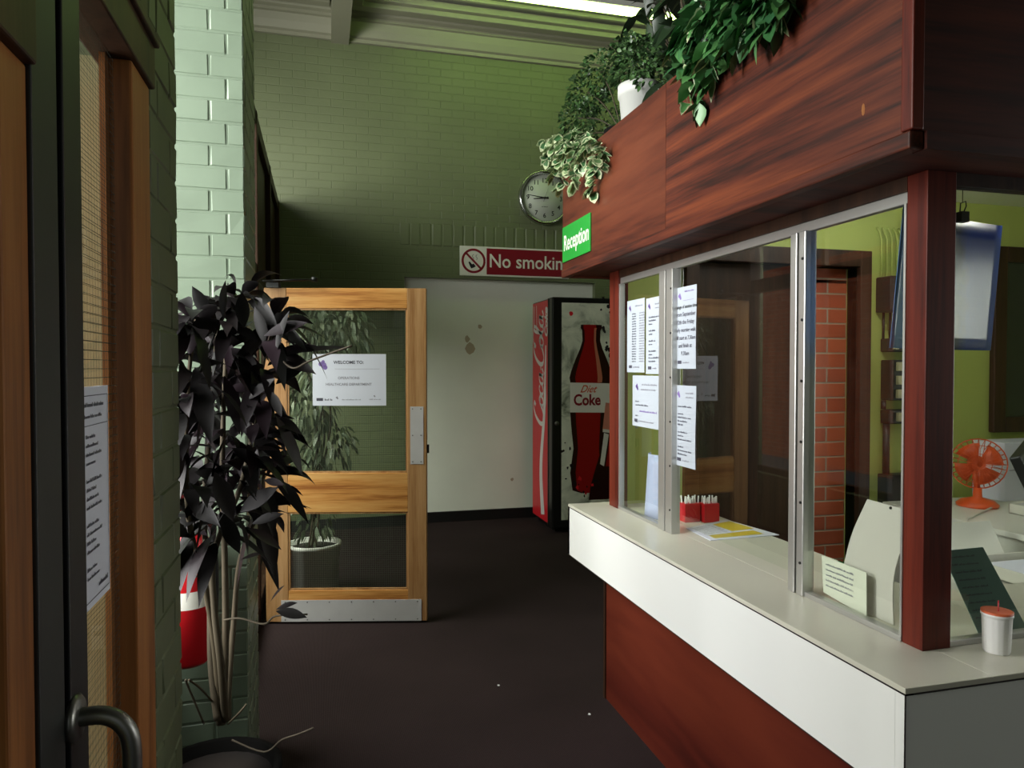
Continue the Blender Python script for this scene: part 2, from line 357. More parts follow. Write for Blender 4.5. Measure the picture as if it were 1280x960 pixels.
# left outer wall with two tall window openings
W1 = (.75, 2.55, .9, 3.3); W2 = (3.15, 6.3, .5, 3.65)
lw = B(((XL - .2, YN, 0), (XL, W1[0], ZC)), ((XL - .2, W1[0], 0), (XL, W1[1], W1[2])), ((XL - .2, W1[0], W1[3]), (XL, W1[1], ZC)), ((XL - .2, W1[1], 0), (XL, W2[0], ZC)),
       ((XL - .2, W2[0], 0), (XL, W2[1], W2[2])), ((XL - .2, W2[0], W2[3]), (XL, W2[1], ZC)), ((XL - .2, W2[1], 0), (XL, YF, ZC)))
struct('wall_left', lw, 'brick_x')
for i, w in enumerate((W1, W2)):
    r_ = root('window_%d' % (i + 3), (XL - .1, w[0], w[2]), kind='structure')
    f = MB(); t = .05
    f.box((XL - .13, w[0], w[2]), (XL - .07, w[0] + t, w[3])); f.box((XL - .13, w[1] - t, w[2]), (XL - .07, w[1], w[3])); f.box((XL - .13, w[0], w[2]), (XL - .07, w[1], w[2] + t)); f.box((XL - .13, w[0], w[3] - t), (XL - .07, w[1], w[3]))
    for k in (1, 2): yy = w[0] + (w[1] - w[0]) * k / 3; f.box((XL - .12, yy - .02, w[2]), (XL - .08, yy + .02, w[3]))
    build('window_frame', f, 'darkw', r_)
struct('wall_outside', B(((-5.6, 2.2, -.1), (-5.4, 12, 3.3))), 'orange_brick')

# cornice, beam and the coffer mouldings
def cornice(name, x0, x1, y=YF):
    pr = [(0, 4.50), (-.03, 4.50), (-.03, 4.53), (-.06, 4.54), (-.085, 4.60), (-.10, 4.66), (-.13, 4.665), (-.13, 4.69), (-.17, 4.70), (-.20, 4.735), (-.23, 4.74), (-.23, ZC), (0, ZC)]
    struct(name, MB().prism([(x0, y + a, b) for a, b in pr], (x1 - x0, 0, 0)), 'plaster')
cornice('trim_3', XL, XR)
struct('beam', MB().prism([(.11, YN, ZC), (.11, YN, 4.48), (.27, YN, 4.48), (.27, YN, ZC)], (0, YF - YN, 0)), 'plaster')
def coffer(name, x0, x1, y0, y1, w=.07, d=.06, z=ZC):
    m = MB()
    for k, (ins, ww, dd) in enumerate(((0, .10, .10), (.10, .06, .06), (.26, .04, .035))):
        a, b, c, e = x0 + ins, x1 - ins, y0 + ins, y1 - ins
        m.box((a, c, z - dd), (b, c + ww, z)).box((a, e - ww, z - dd), (b, e, z)).box((a, c + ww, z - dd), (a + ww, e - ww, z)).box((b - ww, c + ww, z - dd), (b, e - ww, z))
    struct(name, m, 'plaster', bevel=.008)
coffer('trim_4', -1.4, .10, 2.6, 6.62)
coffer('trim_5', .28, 4.9, 3.4, 6.62)

# pillar of painted brick, bricks modelled
def brickwork(name, x0, x1, y0, y1, z1, mat, faces='S', gap=.004, core=.003, c=.004):
    m = MB(); m.box((x0 + core, y0 + core, 0), (x1 - core, y1 - core, z1)); z = 0; i = 0
    while z < z1 - .02:
        zt = min(z + .075, z1) - gap
        if 'S' in faces:
            xr = x1; seq = [.11 if i % 2 else .056] + [.225] * 20; k = 0
            while xr > x0 + .02:
                w = seq[k]; xl = max(xr - w, x0); m.cbox((xl + (gap if xl > x0 else 0), y0, z), (xr, y0 + .05, zt), c, rnd=.0012); xr = xl; k += 1
        if 'E' in faces:
            ya = y0 + (.05 if 'S' in faces else 0); seq = [.17 if i % 2 else .06] + [.225] * 20; k = 0
            while ya < y1 - .01:
                w = seq[k]; yb = min(ya + w, y1); m.cbox((x1 - .05, ya + gap, z), (x1, yb, zt), c, rnd=.0012); ya = yb; k += 1
        z += .075; i += 1
    return struct(name, m, mat)
brickwork('wall_pier', -.98, -.245, 2.6, 3.02, ZC, 'green', 'SE')
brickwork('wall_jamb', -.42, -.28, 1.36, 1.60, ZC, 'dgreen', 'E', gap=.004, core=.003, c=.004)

struct('shade_wall', B(((XL, 1.72, 0), (-.62, 2.5, .82))), 'dgreen')  # added low block, out of view, keeps light off the foot of the pier
# ------------------------------------------------------------------ near-left glazed screen (door_1)
d1 = root('door_1', (-.3, .5, 0), kind='structure', label='glazed entrance door and screen with wired glass at the left edge', cat='door')
X0, X1 = -.335, -.28
build('wooden_stile', B(((X0, .755, 0), (X1, .82, 1.80))), 'frame', d1, .003)
build('metal_stile', B(((X0, .82, 0), (X1 + .004, .893, 2.7)), ((X0 + .01, .893, 0), (X1 - .01, .905, 2.7))), 'greym', d1, .002)
build('metal_stile', B(((X0, .905, 0), (X1 + .006, .968, 2.7))), 'blackm', d1, .002)
build('glass_pane', B(((-.309, .30, .1), (-.303, .755, 1.80))), 'wired_l', d1)
build('glass_pane', B(((-.309, .968, .1), (-.303, 1.23, 1.975))), 'wired_l', d1)
build('glazing_stop', B(((-.319, 1.214, .1), (-.311, 1.232, 1.975))), 'frame', d1)
build('door_frame', B(((-.319, 1.232, 0), (X1 + .002, 1.35, 1.975))), 'frame', d1, .004)
build('transom', B(((X0, .968, 1.975), (X1 + .01, 1.358, 2.05)), ((X0, .968, 2.045), (X1 + .018, 1.358, 2.062)), ((X0, .2, 1.80), (X1 + .01, .82, 2.02))), 'darkw', d1, .003)
build('transom_glass', B(((-.309, .968, 2.06), (-.303, 1.30, 2.7))), 'wired_l', d1)
build('transom_frame', B(((X0, 1.30, 2.06), (X1, 1.358, 2.7)), ((X0, .2, 2.7), (X1, 1.358, 2.78))), 'darkw', d1, .003)
build('plywood_panel', B(((-.52, 1.350, 0), (-.321, 1.358, 2.02))), 'ply', d1)
h = MB(); hc = Vector((-.275, .915, 1.10))
h.tube([hc + Vector(p) for p in spline([(0, 0, 0), (.03, 0, 0), (.05, 0, -.012), (.06, 0, -.04), (.06, 0, -.12), (.06, 0, -.24), (.052, 0, -.268), (.03, 0, -.28), (0, 0, -.28)], 5)], .0105, 14)
for dz in (0, -.28): h.lathe([(.0, -.001), (.027, -.001), (.027, .004), (.022, .008), (.0, .008)], hc + Vector((0, 0, dz)), 24, axis='X', caps=False)
build('pull_handle', h, 'steel', d1)
# upper wall over the screen
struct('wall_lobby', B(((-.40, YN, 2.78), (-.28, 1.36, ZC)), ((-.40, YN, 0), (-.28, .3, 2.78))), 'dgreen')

# notice on its glass
def sheet(name, f3, w, h_, label, group, body, mat='paper', thick=.0006, nseg=1, curl=None):
    """paper; f3(p2,off) maps sheet coords to the room; body(mb, f) prints on it"""
    m = MB(); n = 8
    def g(p, o=0):
        q = f3(p)
        if curl: q = q + curl(p)
        return q
    nx, ny = 6, 8
    for o in (0,):
        vs = [g(Vector((w * i / nx, h_ * j / ny))) for j in range(ny + 1) for i in range(nx + 1)]
        m.add(vs, [[j * (nx + 1) + i, j * (nx + 1) + i + 1, (j + 1) * (nx + 1) + i + 1, (j + 1) * (nx + 1) + i] for j in range(ny) for i in range(nx)], 0, True)
    return m
def notice(name, p0, xd, yd, nd, w, h_, label, group=None, body=None, mat='paper', cat='notice', curl=None):
    """p0 lower-left corner, xd/yd in-plane directions, nd facing normal"""
    p0, xd, yd, nd = (Vector(p) for p in (p0, xd, yd, nd))
    r_ = root(name, p0, label, cat, group)
    def f(p, o=0.0):
        q = p0 + xd * p.x + yd * p.y + nd * o
        if curl: q = q + nd * curl(p.x / w, p.y / h_)
        return q
    m = MB(); nx, ny = 6, 8; k = (nx + 1) * (ny + 1)
    vs = [f(Vector((w * i / nx, h_ * j / ny)), o) for o in (0.0, .0006) for j in range(ny + 1) for i in range(nx + 1)]
    fs = []
    for s_ in (0, 1): fs += [[s_ * k + a for a in (j * (nx + 1) + i, j * (nx + 1) + i + 1, (j + 1) * (nx + 1) + i + 1, (j + 1) * (nx + 1) + i)] for j in range(ny) for i in range(nx)]
    per = [i for i in range(nx + 1)] + [(j) * (nx + 1) + nx for j in range(1, ny + 1)] + [ny * (nx + 1) + i for i in range(nx - 1, -1, -1)] + [j * (nx + 1) for j in range(ny - 1, 0, -1)]
    fs += [[per[i], per[(i + 1) % len(per)], k + per[(i + 1) % len(per)], k + per[i]] for i in range(len(per))]
    m.add(vs, fs, 0, False)
    build('paper_sheet', m, mat, r_)
    if body:
        g = lambda p: f(p, .0012)
        t = MB(); body(t, g); build('print', t, ['ink', 'ink_l', 'purple', 'yellow', 'ink_b'], r_)
    return r_
def blob(m, f, cx, cy, s, mi=2):
    for dx, dy, r_ in ((-.5, .3, .5), (.1, .1, .6), (.4, -.4, .5), (0, .8, .35)):
        m.add([f(Vector((cx + s * (dx + r_ * math.cos(a * math.pi / 5)), cy + s * (dy + r_ * math.sin(a * math.pi / 5))))) for a in range(10)], [list(range(10))], mi)
def timetable(m, f):
    W_, H_ = .21, .297
    for y in (.01, H_ - .012): m.ribbon([(.01, y), (W_ - .01, y)], [.0012] * 2, f)
    for x_ in (.01, W_ - .01): m.ribbon([(x_, .01), (x_, H_ - .012)], [.0012] * 2, f)
    m.ribbon([(.01, .245), (W_ - .01, .245)], [.001] * 2, f)
    words(m, .03, .18, .27, .006, f, 1); words(m, .03, .17, .255, .005, f, 2)
    for i in range(17):
        y = .228 - i * .0118
        words(m, .018, .03, y, .005, f, 10 + i)
        if i % 5 != 4: words(m, .05, .08, y, .005, f, 40 + i); words(m, .10, .14 + .04 * ((i * 7) % 3) / 3, y, .005, f, 80 + i)
    words(m, .15, .19, .02, .007, f, 7)
notice('notice', (-.2995, .957, 1.178), (0, 1, 0), (0, 0, 1), (1, 0, 0), .205, .297, 'white printed timetable sheet stuck on wired glass at left edge', None, timetable)

# ------------------------------------------------------------------ lobby screen with the opening of the inner door (door_2)
d2 = root('window_6', (-.38, 3.02, 0), kind='structure', label='dark framed glazed partition along the left of the passage', cat='window')
PX0, PX1, PH = -.42, -.355, 3.0
for y_ in (3.02, 4.46, 5.62, 6.79): build('post', B(((PX0, y_, 0), (PX1 + .006, y_ + .075, PH))), 'darkw', d2, .004)
for z_ in (0, 2.02, PH - .08): build('rail', B(((PX0 + .002, 3.095, z_), (PX1, 6.79, z_ + .09))), 'darkw', d2, .004)
build('upper_panel', B(((-.395, 4.535, 2.11), (-.385, 5.62, 2.92)), ((-.395, 5.695, 2.11), (-.385, 6.79, 2.92))), 'darkw', d2)
build('fanlight_glass', B(((-.392, 3.095, 2.11), (-.386, 4.46, 2.92))), 'glass', d2)
for a_, b_ in ((3.095, 4.46), (4.535, 5.62), (5.695, 6.79)): build('glass_pane', B(((-.392, a_, .09), (-.386, b_, 2.02))), 'glass', d2)
# open leaf
HL = Vector((-.315, 4.415, 0)); LA = -13.5
d3 = root('door_3', HL, kind='structure', label='open tan wooden door with two wired glass panes and metal kick plate', cat='door', rotz=R(LA))
LW, T = .94, .044
def lz(v): return 1.5 - (v - 460) * 4.22 / 900
def lx(u): return (u - 330) / 202 * LW
z0, z1, z2, z3, zt = .012, lz(738), lz(640), lz(591), 1.965
xa, xb = lx(358), lx(508); zu = lz(386)
build('stile', B(((0, 0, z0), (xa, T, zt))), 'tan', d3, .003)
build('stile', B(((xb, 0, z0), (LW, T, zt))), 'tan', d3, .003)
build('rail', B(((xa, .001, zu), (xb, T - .001, zt))), 'tan_x', d3, .002)
build('rail', B(((xa, .001, z2), (xb, T - .001, z3))), 'tan_x', d3, .002)
build('rail', B(((xa, .001, z0), (xb, T - .001, z1))), 'tan_x', d3, .002)
for (a, b) in ((z3, zu), (z1, z2)):
    build('glass_pane', B(((xa, .019, a), (xb, .025, b))), 'wired', d3)
    bd = MB()
    for q, r__ in (((xa, .006, a), (xa + .010, .019, b)), ((xb - .010, .006, a), (xb, .019, b)), ((xa, .006, a), (xb, .019, a + .010)), ((xa, .006, b - .010), (xb, .019, b))): bd.box(q, r__)
    build('glazing_bead', bd, 'tan', d3)
kp = build('kick_plate', B(((lx(349), -.003, .014), (lx(525), 0, lz(750)))), 'plate', d3)
s_ = MB()
for i in range(7):
    for zz in (.025, lz(750) - .012): s_.lathe([(.004, -.0045), (.004, -.003)], (lx(354) + i * (lx(520) - lx(354)) / 6, 0, zz), 8, axis='Y')
build('screw', s_, 'steel', kp)
pp = build('push_plate', B(((lx(511.5), -.003, lz(580)), (lx(528), 0, lz(508)))), 'plate', d3)
s_ = MB()
for xx in (lx(514.5), lx(525)):
    for zz in (lz(511), lz(544), lz(577)): s_.lathe([(.004, -.0045), (.004, -.003)], (xx, 0, zz), 8, axis='Y')
build('screw', s_, 'steel', pp)
build('latch', B(((LW, .012, 1.0), (LW + .012, .03, 1.05))), 'blackm', d3)
cl = MB(); cl.box((.02, -.02, zt + .0), (.09, .03, zt + .03)); cl.tube([(.05, 0, zt + .04), (.30, -.03, zt + .045)], .007); cl.tube([(.30, -.03, zt + .045), (.02, -.09, zt + .03)], .006); cl.lathe([(.018, -.012), (.018, .014)], (.30, -.03, zt + .045), 12)
build('closer_arm', cl, 'blackm', d3)
def welcome(m, f):
    def at(x, y): return lambda p: f(Vector((x, y)) + p)
    text_mb(m, 'WELCOME TO:', .026, at(.21, .245), bold=.0006)
    m.ribbon([(.13, .215), (.39, .215)], [.0015] * 2, f, 1)
    blob(m, f, .062, .235, .028)
    text_mb(m, 'OPERATIONS', .021, at(.21, .155), mi=1, bold=.0004); text_mb(m, 'HEALTHCARE DEPARTMENT', .021, at(.21, .118), mi=1, bold=.0004)
    m.add([f(Vector(p)) for p in ((.022, .028), (.06, .028), (.06, .045), (.022, .045))], [(0, 1, 2, 3)], 0)
    words(m, .07, .11, .03, .011, f, 3); blob(m, f, .142, .045, .008, 1); words(m, .17, .28, .032, .007, f, 4, 1); words(m, .33, .395, .034, .006, f, 5, 1); blob(m, f, .36, .055, .006, 1)
q = Matrix.Rotation(R(LA), 3, 'Z')
nx_ = q @ Vector((1, 0, 0)); nn = q @ Vector((0, -1, 0))
p0 = HL + q @ Vector((lx(389), .0165, lz(507)))
notice('notice', p0, nx_, (0, 0, 1), nn, .428, .302, 'white landscape welcome notice on the upper glass of the open door', None, welcome)

# ------------------------------------------------------------------ reception counter
ZT, ZB = .88, .652
cx0, cx1, cy0, cy1 = 1.09, 1.61, 1.137, 3.10
ct = root('reception_counter', (cx0, cy0, 0), 'reception counter with white laminate top and red wooden base', 'counter')
build('worktop', B(((cx0, cy0, ZT - .012), (1.305, cy1, ZT)), ((1.305, cy0, ZT - .012), (cx1, 3.03, ZT)), ((cx1, cy0, ZT - .012), (4.38, 1.62, ZT))), 'lamtop', ct, .0015)
build('front_band', B(((cx0, cy0 + .0255, ZB), (cx0 + .025, cy1, ZT - .014)), ((cx0, cy1 - .02, ZB), (1.3, cy1, ZT - .014))), 'lam', ct)
build('end_band', B(((cx0, cy0, ZB), (4.38, cy0 + .025, ZT - .014))), 'lam', ct)
build('joint_line', B(((cx0 - .0008, cy0 - .0008, ZT - .0145), (cx0 + .02, cy1, ZT - .0115)), ((cx0 - .0008, cy0 - .0008, ZT - .0145), (4.38, cy0 + .02, ZT - .0115)), ((cx0 - .0006, cy0 - .0006, ZB), (cx0 + .0015, cy0 + .0015, ZT - .012)), ((cx0 - .0006, cy0, ZB - .003), (cx0 + .02, cy1, ZB))), 'edge', ct)
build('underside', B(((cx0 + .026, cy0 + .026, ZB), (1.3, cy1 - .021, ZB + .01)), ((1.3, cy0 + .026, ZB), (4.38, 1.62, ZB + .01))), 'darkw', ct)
build('base_panel', B(((1.245, 1.30, 0), (1.27, 3.03, ZB)), ((1.27, 1.30, 0), (4.38, 1.32, ZB)), ((1.27, 3.01, 0), (1.6, 3.03, ZB))), 'sapele_b', ct)
build('corner_trim', B(((1.238, 3.018, 0), (1.252, 3.036, ZB))), 'darkw', ct)

# ------------------------------------------------------------------ canopy over the booth
FB, FT = 1.918, 2.425
cn = root('canopy', (1.09, 1.137, FB), 'long red wooden canopy with plank fascia over the reception windows', 'canopy')
YS = 2.15
build('fascia_board', B(((1.09, 1.160, FB + .035), (1.112, YS - .001, FT)),), 'sapele', cn)
build('fascia_board', B(((1.09, YS + .001, FB + .035), (1.112, 3.18, FT)),), wood('red_veneer_far', [(58, 27, 20), (84, 40, 26), (98, 50, 32)], 'Y', stretch=8), cn)
build('bottom_lipping', B(((1.084, 1.137, FB), (1.118, 3.186, FB + .035))), 'sapele', cn, .004)
build('corner_trim', B(((1.084, 1.131, FB + .0355), (1.112, 1.160, FT))), 'post', cn, .003)
build('end_board', B(((1.112, 1.137, FB + .035), (4.6, 1.159, FT + .6)), ((1.1185, 1.131, FB), (4.6, 1.165, FB + .035))), 'sapele_x', cn)
build('end_board', B(((1.112, 3.16, FB + .0), (4.6, 3.18, FT))), 'sapele_x', cn)
build('soffit', B(((1.112, 1.165, FB + .01), (1.305, 3.16, FB + .025)), ((1.305, 1.165, FB + .01), (4.6, 1.34, FB + .025)), ((1.305, 3.11, FB + .01), (4.6, 3.16, FB + .025))), 'sapele_x', cn)
build('roof_deck', B(((1.112, 1.165, 2.36), (4.6, 3.16, 2.39))), 'white', cn)
q_ = W(1079, 137, x=1.0895); build('pale_scuff', MB().add([q_ + Vector((0, .005 * math.cos(a * .785), .013 * math.sin(a * .785))) for a in range(8)], [list(range(8))]), 'frame', cn)
sg = root('reception_sign', (1.089, 2.82, 1.985), 'small green sign reading Reception on the canopy fascia', 'sign')
build('sign_board', B(((1.083, 2.815, 1.985), (1.0895, 3.165, 2.145))), 'signgreen', sg, .001)
t = MB(); text_mb(t, 'Reception', .098, lambda p: Vector((1.0825, 2.985 - p.x, 2.036 + p.y)), bold=.0016, xs=.80); build('lettering', t, 'signwhite', sg)

# ------------------------------------------------------------------ booth screen: posts, aluminium frames and panes
WX = 1.275; SB, ST = ZT, FB + .01
wf = root('window_1', (WX, 1.28, ZT), kind='structure', label='reception booth window with aluminium frames facing the passage', cat='window')
build('wooden_post', B(((1.262, 2.935, ZT), (1.31, 3.03, ST))), 'post', wf, .002)
build('head_board', B(((1.268, 1.335, 1.895), (1.30, 2.935, ST))), 'darkw', wf)
build('head_rail', B(((1.272, 1.335, 1.868), (1.292, 2.935, 1.895))), 'alu', wf, .002)
Y1 = WX / math.tan(R(14.9 + math.degrees(math.atan((828 - 640) / 900)))); Y2 = WX / math.tan(R(14.9 + math.degrees(math.atan((845 - 640) / 900))))
Y3 = WX / math.tan(R(14.9 + math.degrees(math.atan((993 - 640) / 900)))); Y4 = WX / math.tan(R(14.9 + math.degrees(math.atan((1012 - 640) / 900))))
def mull(ya, yb):
    ym = (ya + yb) / 2
    o = build('mullion', B(((1.258, ym + .004, ZT), (1.295, ya, 1.87)), ((1.258, yb, ZT), (1.295, ym - .004, 1.87))), 'alu', wf, .003)
    build('shadow_gap', B(((1.266, ym - .004, ZT), (1.290, ym + .004, 1.87))), 'alu_d', o)
    s_ = MB()
    for k in range(6): s_.lathe([(.004, -.0015), (.004, .001)], (1.257, yb + .010, ZT + .09 + k * .165), 8, axis='X')
    build('screw', s_, 'blackm', o)
mull(Y1, Y2); mull(Y3, Y4)
def rails(ya, yb):
    build('sill_rail', B(((1.264, ya, ZT), (1.29, yb, ZT + .014))), 'alu', wf, .002)
    build('side_rail', B(((1.266, ya, ZT + .014), (1.288, ya + .006, 1.868))), 'alu', wf)
rails(1.335, Y4); rails(Y1, 2.935)
build('side_rail', B(((1.266, 2.921, ZT + .014), (1.288, 2.935, 1.868))), 'alu', wf)
build('glass_pane', B(((1.2755, 1.335, ZT + .014), (1.2795, Y4, 1.868))), 'glass', wf)
build('glass_pane', B(((1.2755, Y1, ZT + .014), (1.2795, 2.925, 1.868))), 'glass', wf)
build('sliding_pane', B(((1.2815, Y3 - .01, ZT + .045), (1.2855, Y2, 1.868))), 'glass', wf)
w2_ = root('window_2', (1.35, 1.28, ZT), kind='structure', label='reception booth end window facing the camera at right edge', cat='window')
build('wooden_post', B(((1.268, 1.278, ZT), (1.345, 1.335, ST))), 'post', w2_, .002)
build('sill_rail', B(((1.345, 1.282, ZT), (4.3, 1.305, ZT + .014))), 'alu', w2_, .002)
build('head_board', B(((1.345, 1.282, 1.90), (4.3, 1.315, ST))), 'darkw', w2_)
build('glass_pane', B(((1.345, 1.292, ZT + .014), (4.3, 1.296, 1.90))), 'glass', w2_)

def ypx(u, x=WX): return x / math.tan(R(14.9 + math.degrees(math.atan((u - 640) / 900))))
def note_on_glass(u0, u1, vt, vb, label, body, x=1.2745, tilt=0, curl=None, vt_at=None):
    ya, yb = ypx(u0, x), ypx(u1, x)          # u0 is the far (left) edge
    pt = W((u0 + u1) / 2, vt, x=x); pb = W((u0 + u1) / 2, vb, x=x); zb = pb.z; h_ = pt.z - pb.z
    d = Vector((0, -1, tilt)); w = ya - yb
    return notice('notice', (x, ya, zb), d, (0, 0, 1), (-1, 0, 0), w, h_, label, 'notices taped to the reception glass', lambda m, f: body(m, f, w, h_), mat='paper_b', curl=curl)
def b_list(m, f, w, h):
    blob(m, f, .03, h - .035, .012); words(m, .08, w - .02, h - .03, .006, f, 5, 1)
    for i in range(20): words(m, .05, .09, .24 * h / .3 - i * .0105, .0055, f, i + 3); words(m, .12, .17, .24 * h / .3 - i * .0105, .0055, f, i + 50, 1)
    m.add([f(Vector(p)) for p in ((.02, .018), (.05, .018), (.05, .03), (.02, .03))], [(0, 1, 2, 3)], 0); words(m, .06, w - .05, .02, .006, f, 31, 1)
def b_text(m, f, w, h, seed=3, gaps=(4, 8)):
    blob(m, f, .03, h - .035, .012); words(m, .08, w - .02, h - .03, .006, f, seed, 1); words(m, .08, w - .02, h - .045, .005, f, seed + 1, 1)
    for i in range(14):
        if i in gaps: continue
        words(m, .025, w - .03 - .03 * (i % 3), h - .08 - i * .0135, .0065, f, seed + i * 3, 0)
    m.add([f(Vector(p)) for p in ((.02, .018), (.05, .018), (.05, .03), (.02, .03))], [(0, 1, 2, 3)], 0); words(m, .06, w - .05, .02, .006, f, 31, 1)
def b_few(m, f, w, h):
    blob(m, f, .045, h - .05, .014); words(m, .09, w - .02, h - .04, .007, f, 8, 1); words(m, .08, w - .03, h - .06, .006, f, 9, 1)
    words(m, .03, .06, h - .11, .006, f, 4); words(m, .03, .15, h - .125, .006, f, 6); words(m, .07, w - .02, h - .15, .008, f, 7, 2)
    for k in range(3): words(m, .03, .055, h - .17 - k * .025, .006, f, 11 + k)
    m.add([f(Vector(p)) for p in ((.02, .018), (.05, .018), (.05, .03), (.02, .03))], [(0, 1, 2, 3)], 0); words(m, .06, w - .05, .02, .006, f, 31, 1)
def b_big(m, f, w, h):
    blob(m, f, .035, h - .035, .012); words(m, .07, w - .02, h - .02, .005, f, 5, 2); m.ribbon([(.06, h - .05), (w - .02, h - .05)], [.001] * 2, f, 2)
    for i, (s, sz) in enumerate((('Change of session time', .0175), ('From September', .021), ('12th the Friday', .021), ('early morning walk', .0195), ('will start at 7.30am', .0195), ('and finish at', .0205), ('9.30am', .0205))):
        text_mb(m, s, sz, lambda p, y=h - .078 - i * .0285: f(Vector((w / 2, y)) + p), bold=.0004, mi=0 if i else 4)
    m.add([f(Vector(p)) for p in ((.02, .018), (.05, .018), (.05, .03), (.02, .03))], [(0, 1, 2, 3)], 0); words(m, .06, w - .05, .02, .006, f, 31, 1)
note_on_glass(784, 805.5, 374.5, 465.5, 'white notice with a long dense list, upper left on far booth pane', b_list)
note_on_glass(807.5, 828, 371.5, 467.5, 'white paragraph notice beside the aluminium mullion on far booth pane', lambda m, f, w, h: b_text(m, f, w, h, 21, (3, 6, 9)))
note_on_glass(791, 824, 469.5, 534.5, 'squarer white notice below two others, mostly blank', b_few)
cr = lambda a, b: .0015 * math.sin(b * 5) * a
note_on_glass(844, 870, 358, 461, 'white notice with large lettering about September times', b_big, x=1.2805, curl=cr)
note_on_glass(844, 870, 482, 584, 'white notice of small centred print, under the large lettered notice', lambda m, f, w, h: b_text(m, f, w, h, 77, (1, 6, 10)), x=1.2805, curl=cr)

# ------------------------------------------------------------------ booth room
DX0, DX1, DZ = 1.70, 2.585, 2.0; BY = 3.035
struct('wall_booth_back', B(((1.31, BY, 0), (DX0, BY + .07, 2.36)), ((DX1, BY, 0), (4.6, BY + .07, 2.36)), ((DX0, BY, DZ), (DX1, BY + .07, 2.36))), 'lime')
struct('wall_booth_side', B(((4.4, 1.3, 0), (4.6, 3.035, 2.36))), 'lime')
d4 = root('door_4', (DX0, BY, 0), kind='structure', label='dark brown door frame in the lime wall inside the booth', cat='door')
build('jamb', B(((DX0 - .07, BY - .03, 0), (DX0, BY + .07, DZ + .08))), 'darkw', d4, .004); build('jamb', B(((DX1, BY - .03, 0), (DX1 + .065, BY + .07, DZ + .08))), 'darkw', d4, .004)
build('head', B(((DX0, BY - .03, DZ), (DX1, BY + .07, DZ + .08))), 'darkw', d4, .004)
build('door_panel', B(((DX0, BY + .04, 0), (2.26, BY + .07, DZ))), 'darkw', d4)
struct('wall_reflection', B(((2.20, BY + .075, 0), (2.75, BY + .115, 2.3))), 'orange_brick_y')  # added brick wall standing in for a reflection in the booth glass
w5 = root('window_5', (3.4, BY, 1.15), kind='structure', label='dark wood framed window in the lime wall at right edge', cat='window')
a, b, c, e = 3.42, 4.3, 1.16, 2.14
build('window_frame', B(((a, BY - .035, c), (a + .08, BY, e)), ((b - .08, BY - .035, c), (b, BY, e)), ((a + .08, BY - .035, c), (b - .08, BY, c + .08)), ((a + .08, BY - .035, e - .08), (b - .08, BY, e))), 'darkw', w5, .006)
build('glass_pane', B(((a + .08, BY - .012, c + .08), (b - .08, BY - .004, e - .08))), 'screenm', w5)
cfl = root('ceiling_light', (2.3, 2.1, 2.33), 'fluorescent batten on the ceiling inside the booth', 'ceiling light')
build('batten', B(((2.26, 1.42, 2.325), (2.34, 2.82, 2.36))), 'white', cfl); build('tube', MB().tube([(2.3, 1.44, 2.305), (2.3, 2.80, 2.305)], .014), emit('booth_tube', (1, .99, .93), 46), cfl)
# electrical boards on the lime wall
def px_on_wall(u, v): return W(u, v, y=BY)
eb = []
def gear(u0, u1, v0, v1, d, label, nx, ny, cat='fuse box', name='fuse_box', knob='brass'):
    a = px_on_wall(u0, v1); b = px_on_wall(u1, v0)
    b.x = min(b.x, 2.98)
    r_ = root(name, (a.x, BY, a.z), label, cat, 'electrical boxes on the lime wall')
    build('casing', B(((a.x, BY - d, a.z), (b.x, BY, b.z))), 'bakelite', r_, .006)
    for i in range(nx):
        for j in range(ny):
            x = a.x + (b.x - a.x) * (i + .5) / nx; z = a.z + (b.z - a.z) * (j + .5) / ny
            build('fuse_carrier', B(((x - .012, BY - d - .02, z - .022), (x + .012, BY - d, z + .022))), knob, r_, .003)
    return a, b
gear(1094, 1140, 349, 391, .10, 'large black electrical box at the top of the column on lime wall', 0, 0)
gear(1100, 1150, 424, 440, .05, 'row of three small fuse holders under the large black box', 3, 1)
gear(1100, 1150, 450, 500, .07, 'square black fuse board with nine pale fuses on lime wall', 3, 3)
gear(1100, 1142, 511, 529, .06, 'small black fuse board with two carriers below the square board', 2, 1)
gear(1096, 1132, 590, 628, .07, 'black meter box lowest on the lime wall behind the card', 0, 0)
cb = MB(); ctop = px_on_wall(1094, 349); 
for i in range(7):
    x = ctop.x + .02 + i * .032; zt_ = 2.2
    cb.tube([Vector((x, BY - .02, ctop.z - .02)), Vector((x, BY - .02, zt_ - .06)), Vector((x - .012, BY - .018, zt_ - .02)), Vector((x - .03, BY - .02, zt_))], .006, 6)
tag(build('conduit', cb, 'lime'), 'cluster of thin painted cables rising above the electrical boxes', 'cable')
cc = MB()
za, zb_ = px_on_wall(1112, 391).z, px_on_wall(1112, 424).z
for i in range(4):
    x = ctop.x + .035 + i * .04; cc.tube([(x, BY - .02, za), (x, BY - .02, zb_)], .006, 6)
cc.tube([(ctop.x + .06, BY - .02, px_on_wall(1112, 529).z), (ctop.x + .06, BY - .02, px_on_wall(1112, 594).z)], .016, 8)
cc.tube([(ctop.x + .04, BY - .02, px_on_wall(1112, 500).z), (ctop.x + .04, BY - .02, px_on_wall(1112, 511).z)], .012, 8)
tag(build('conduit', cc, 'bakelite'), 'dark conduits linking the fuse boards down the lime wall', 'conduit')

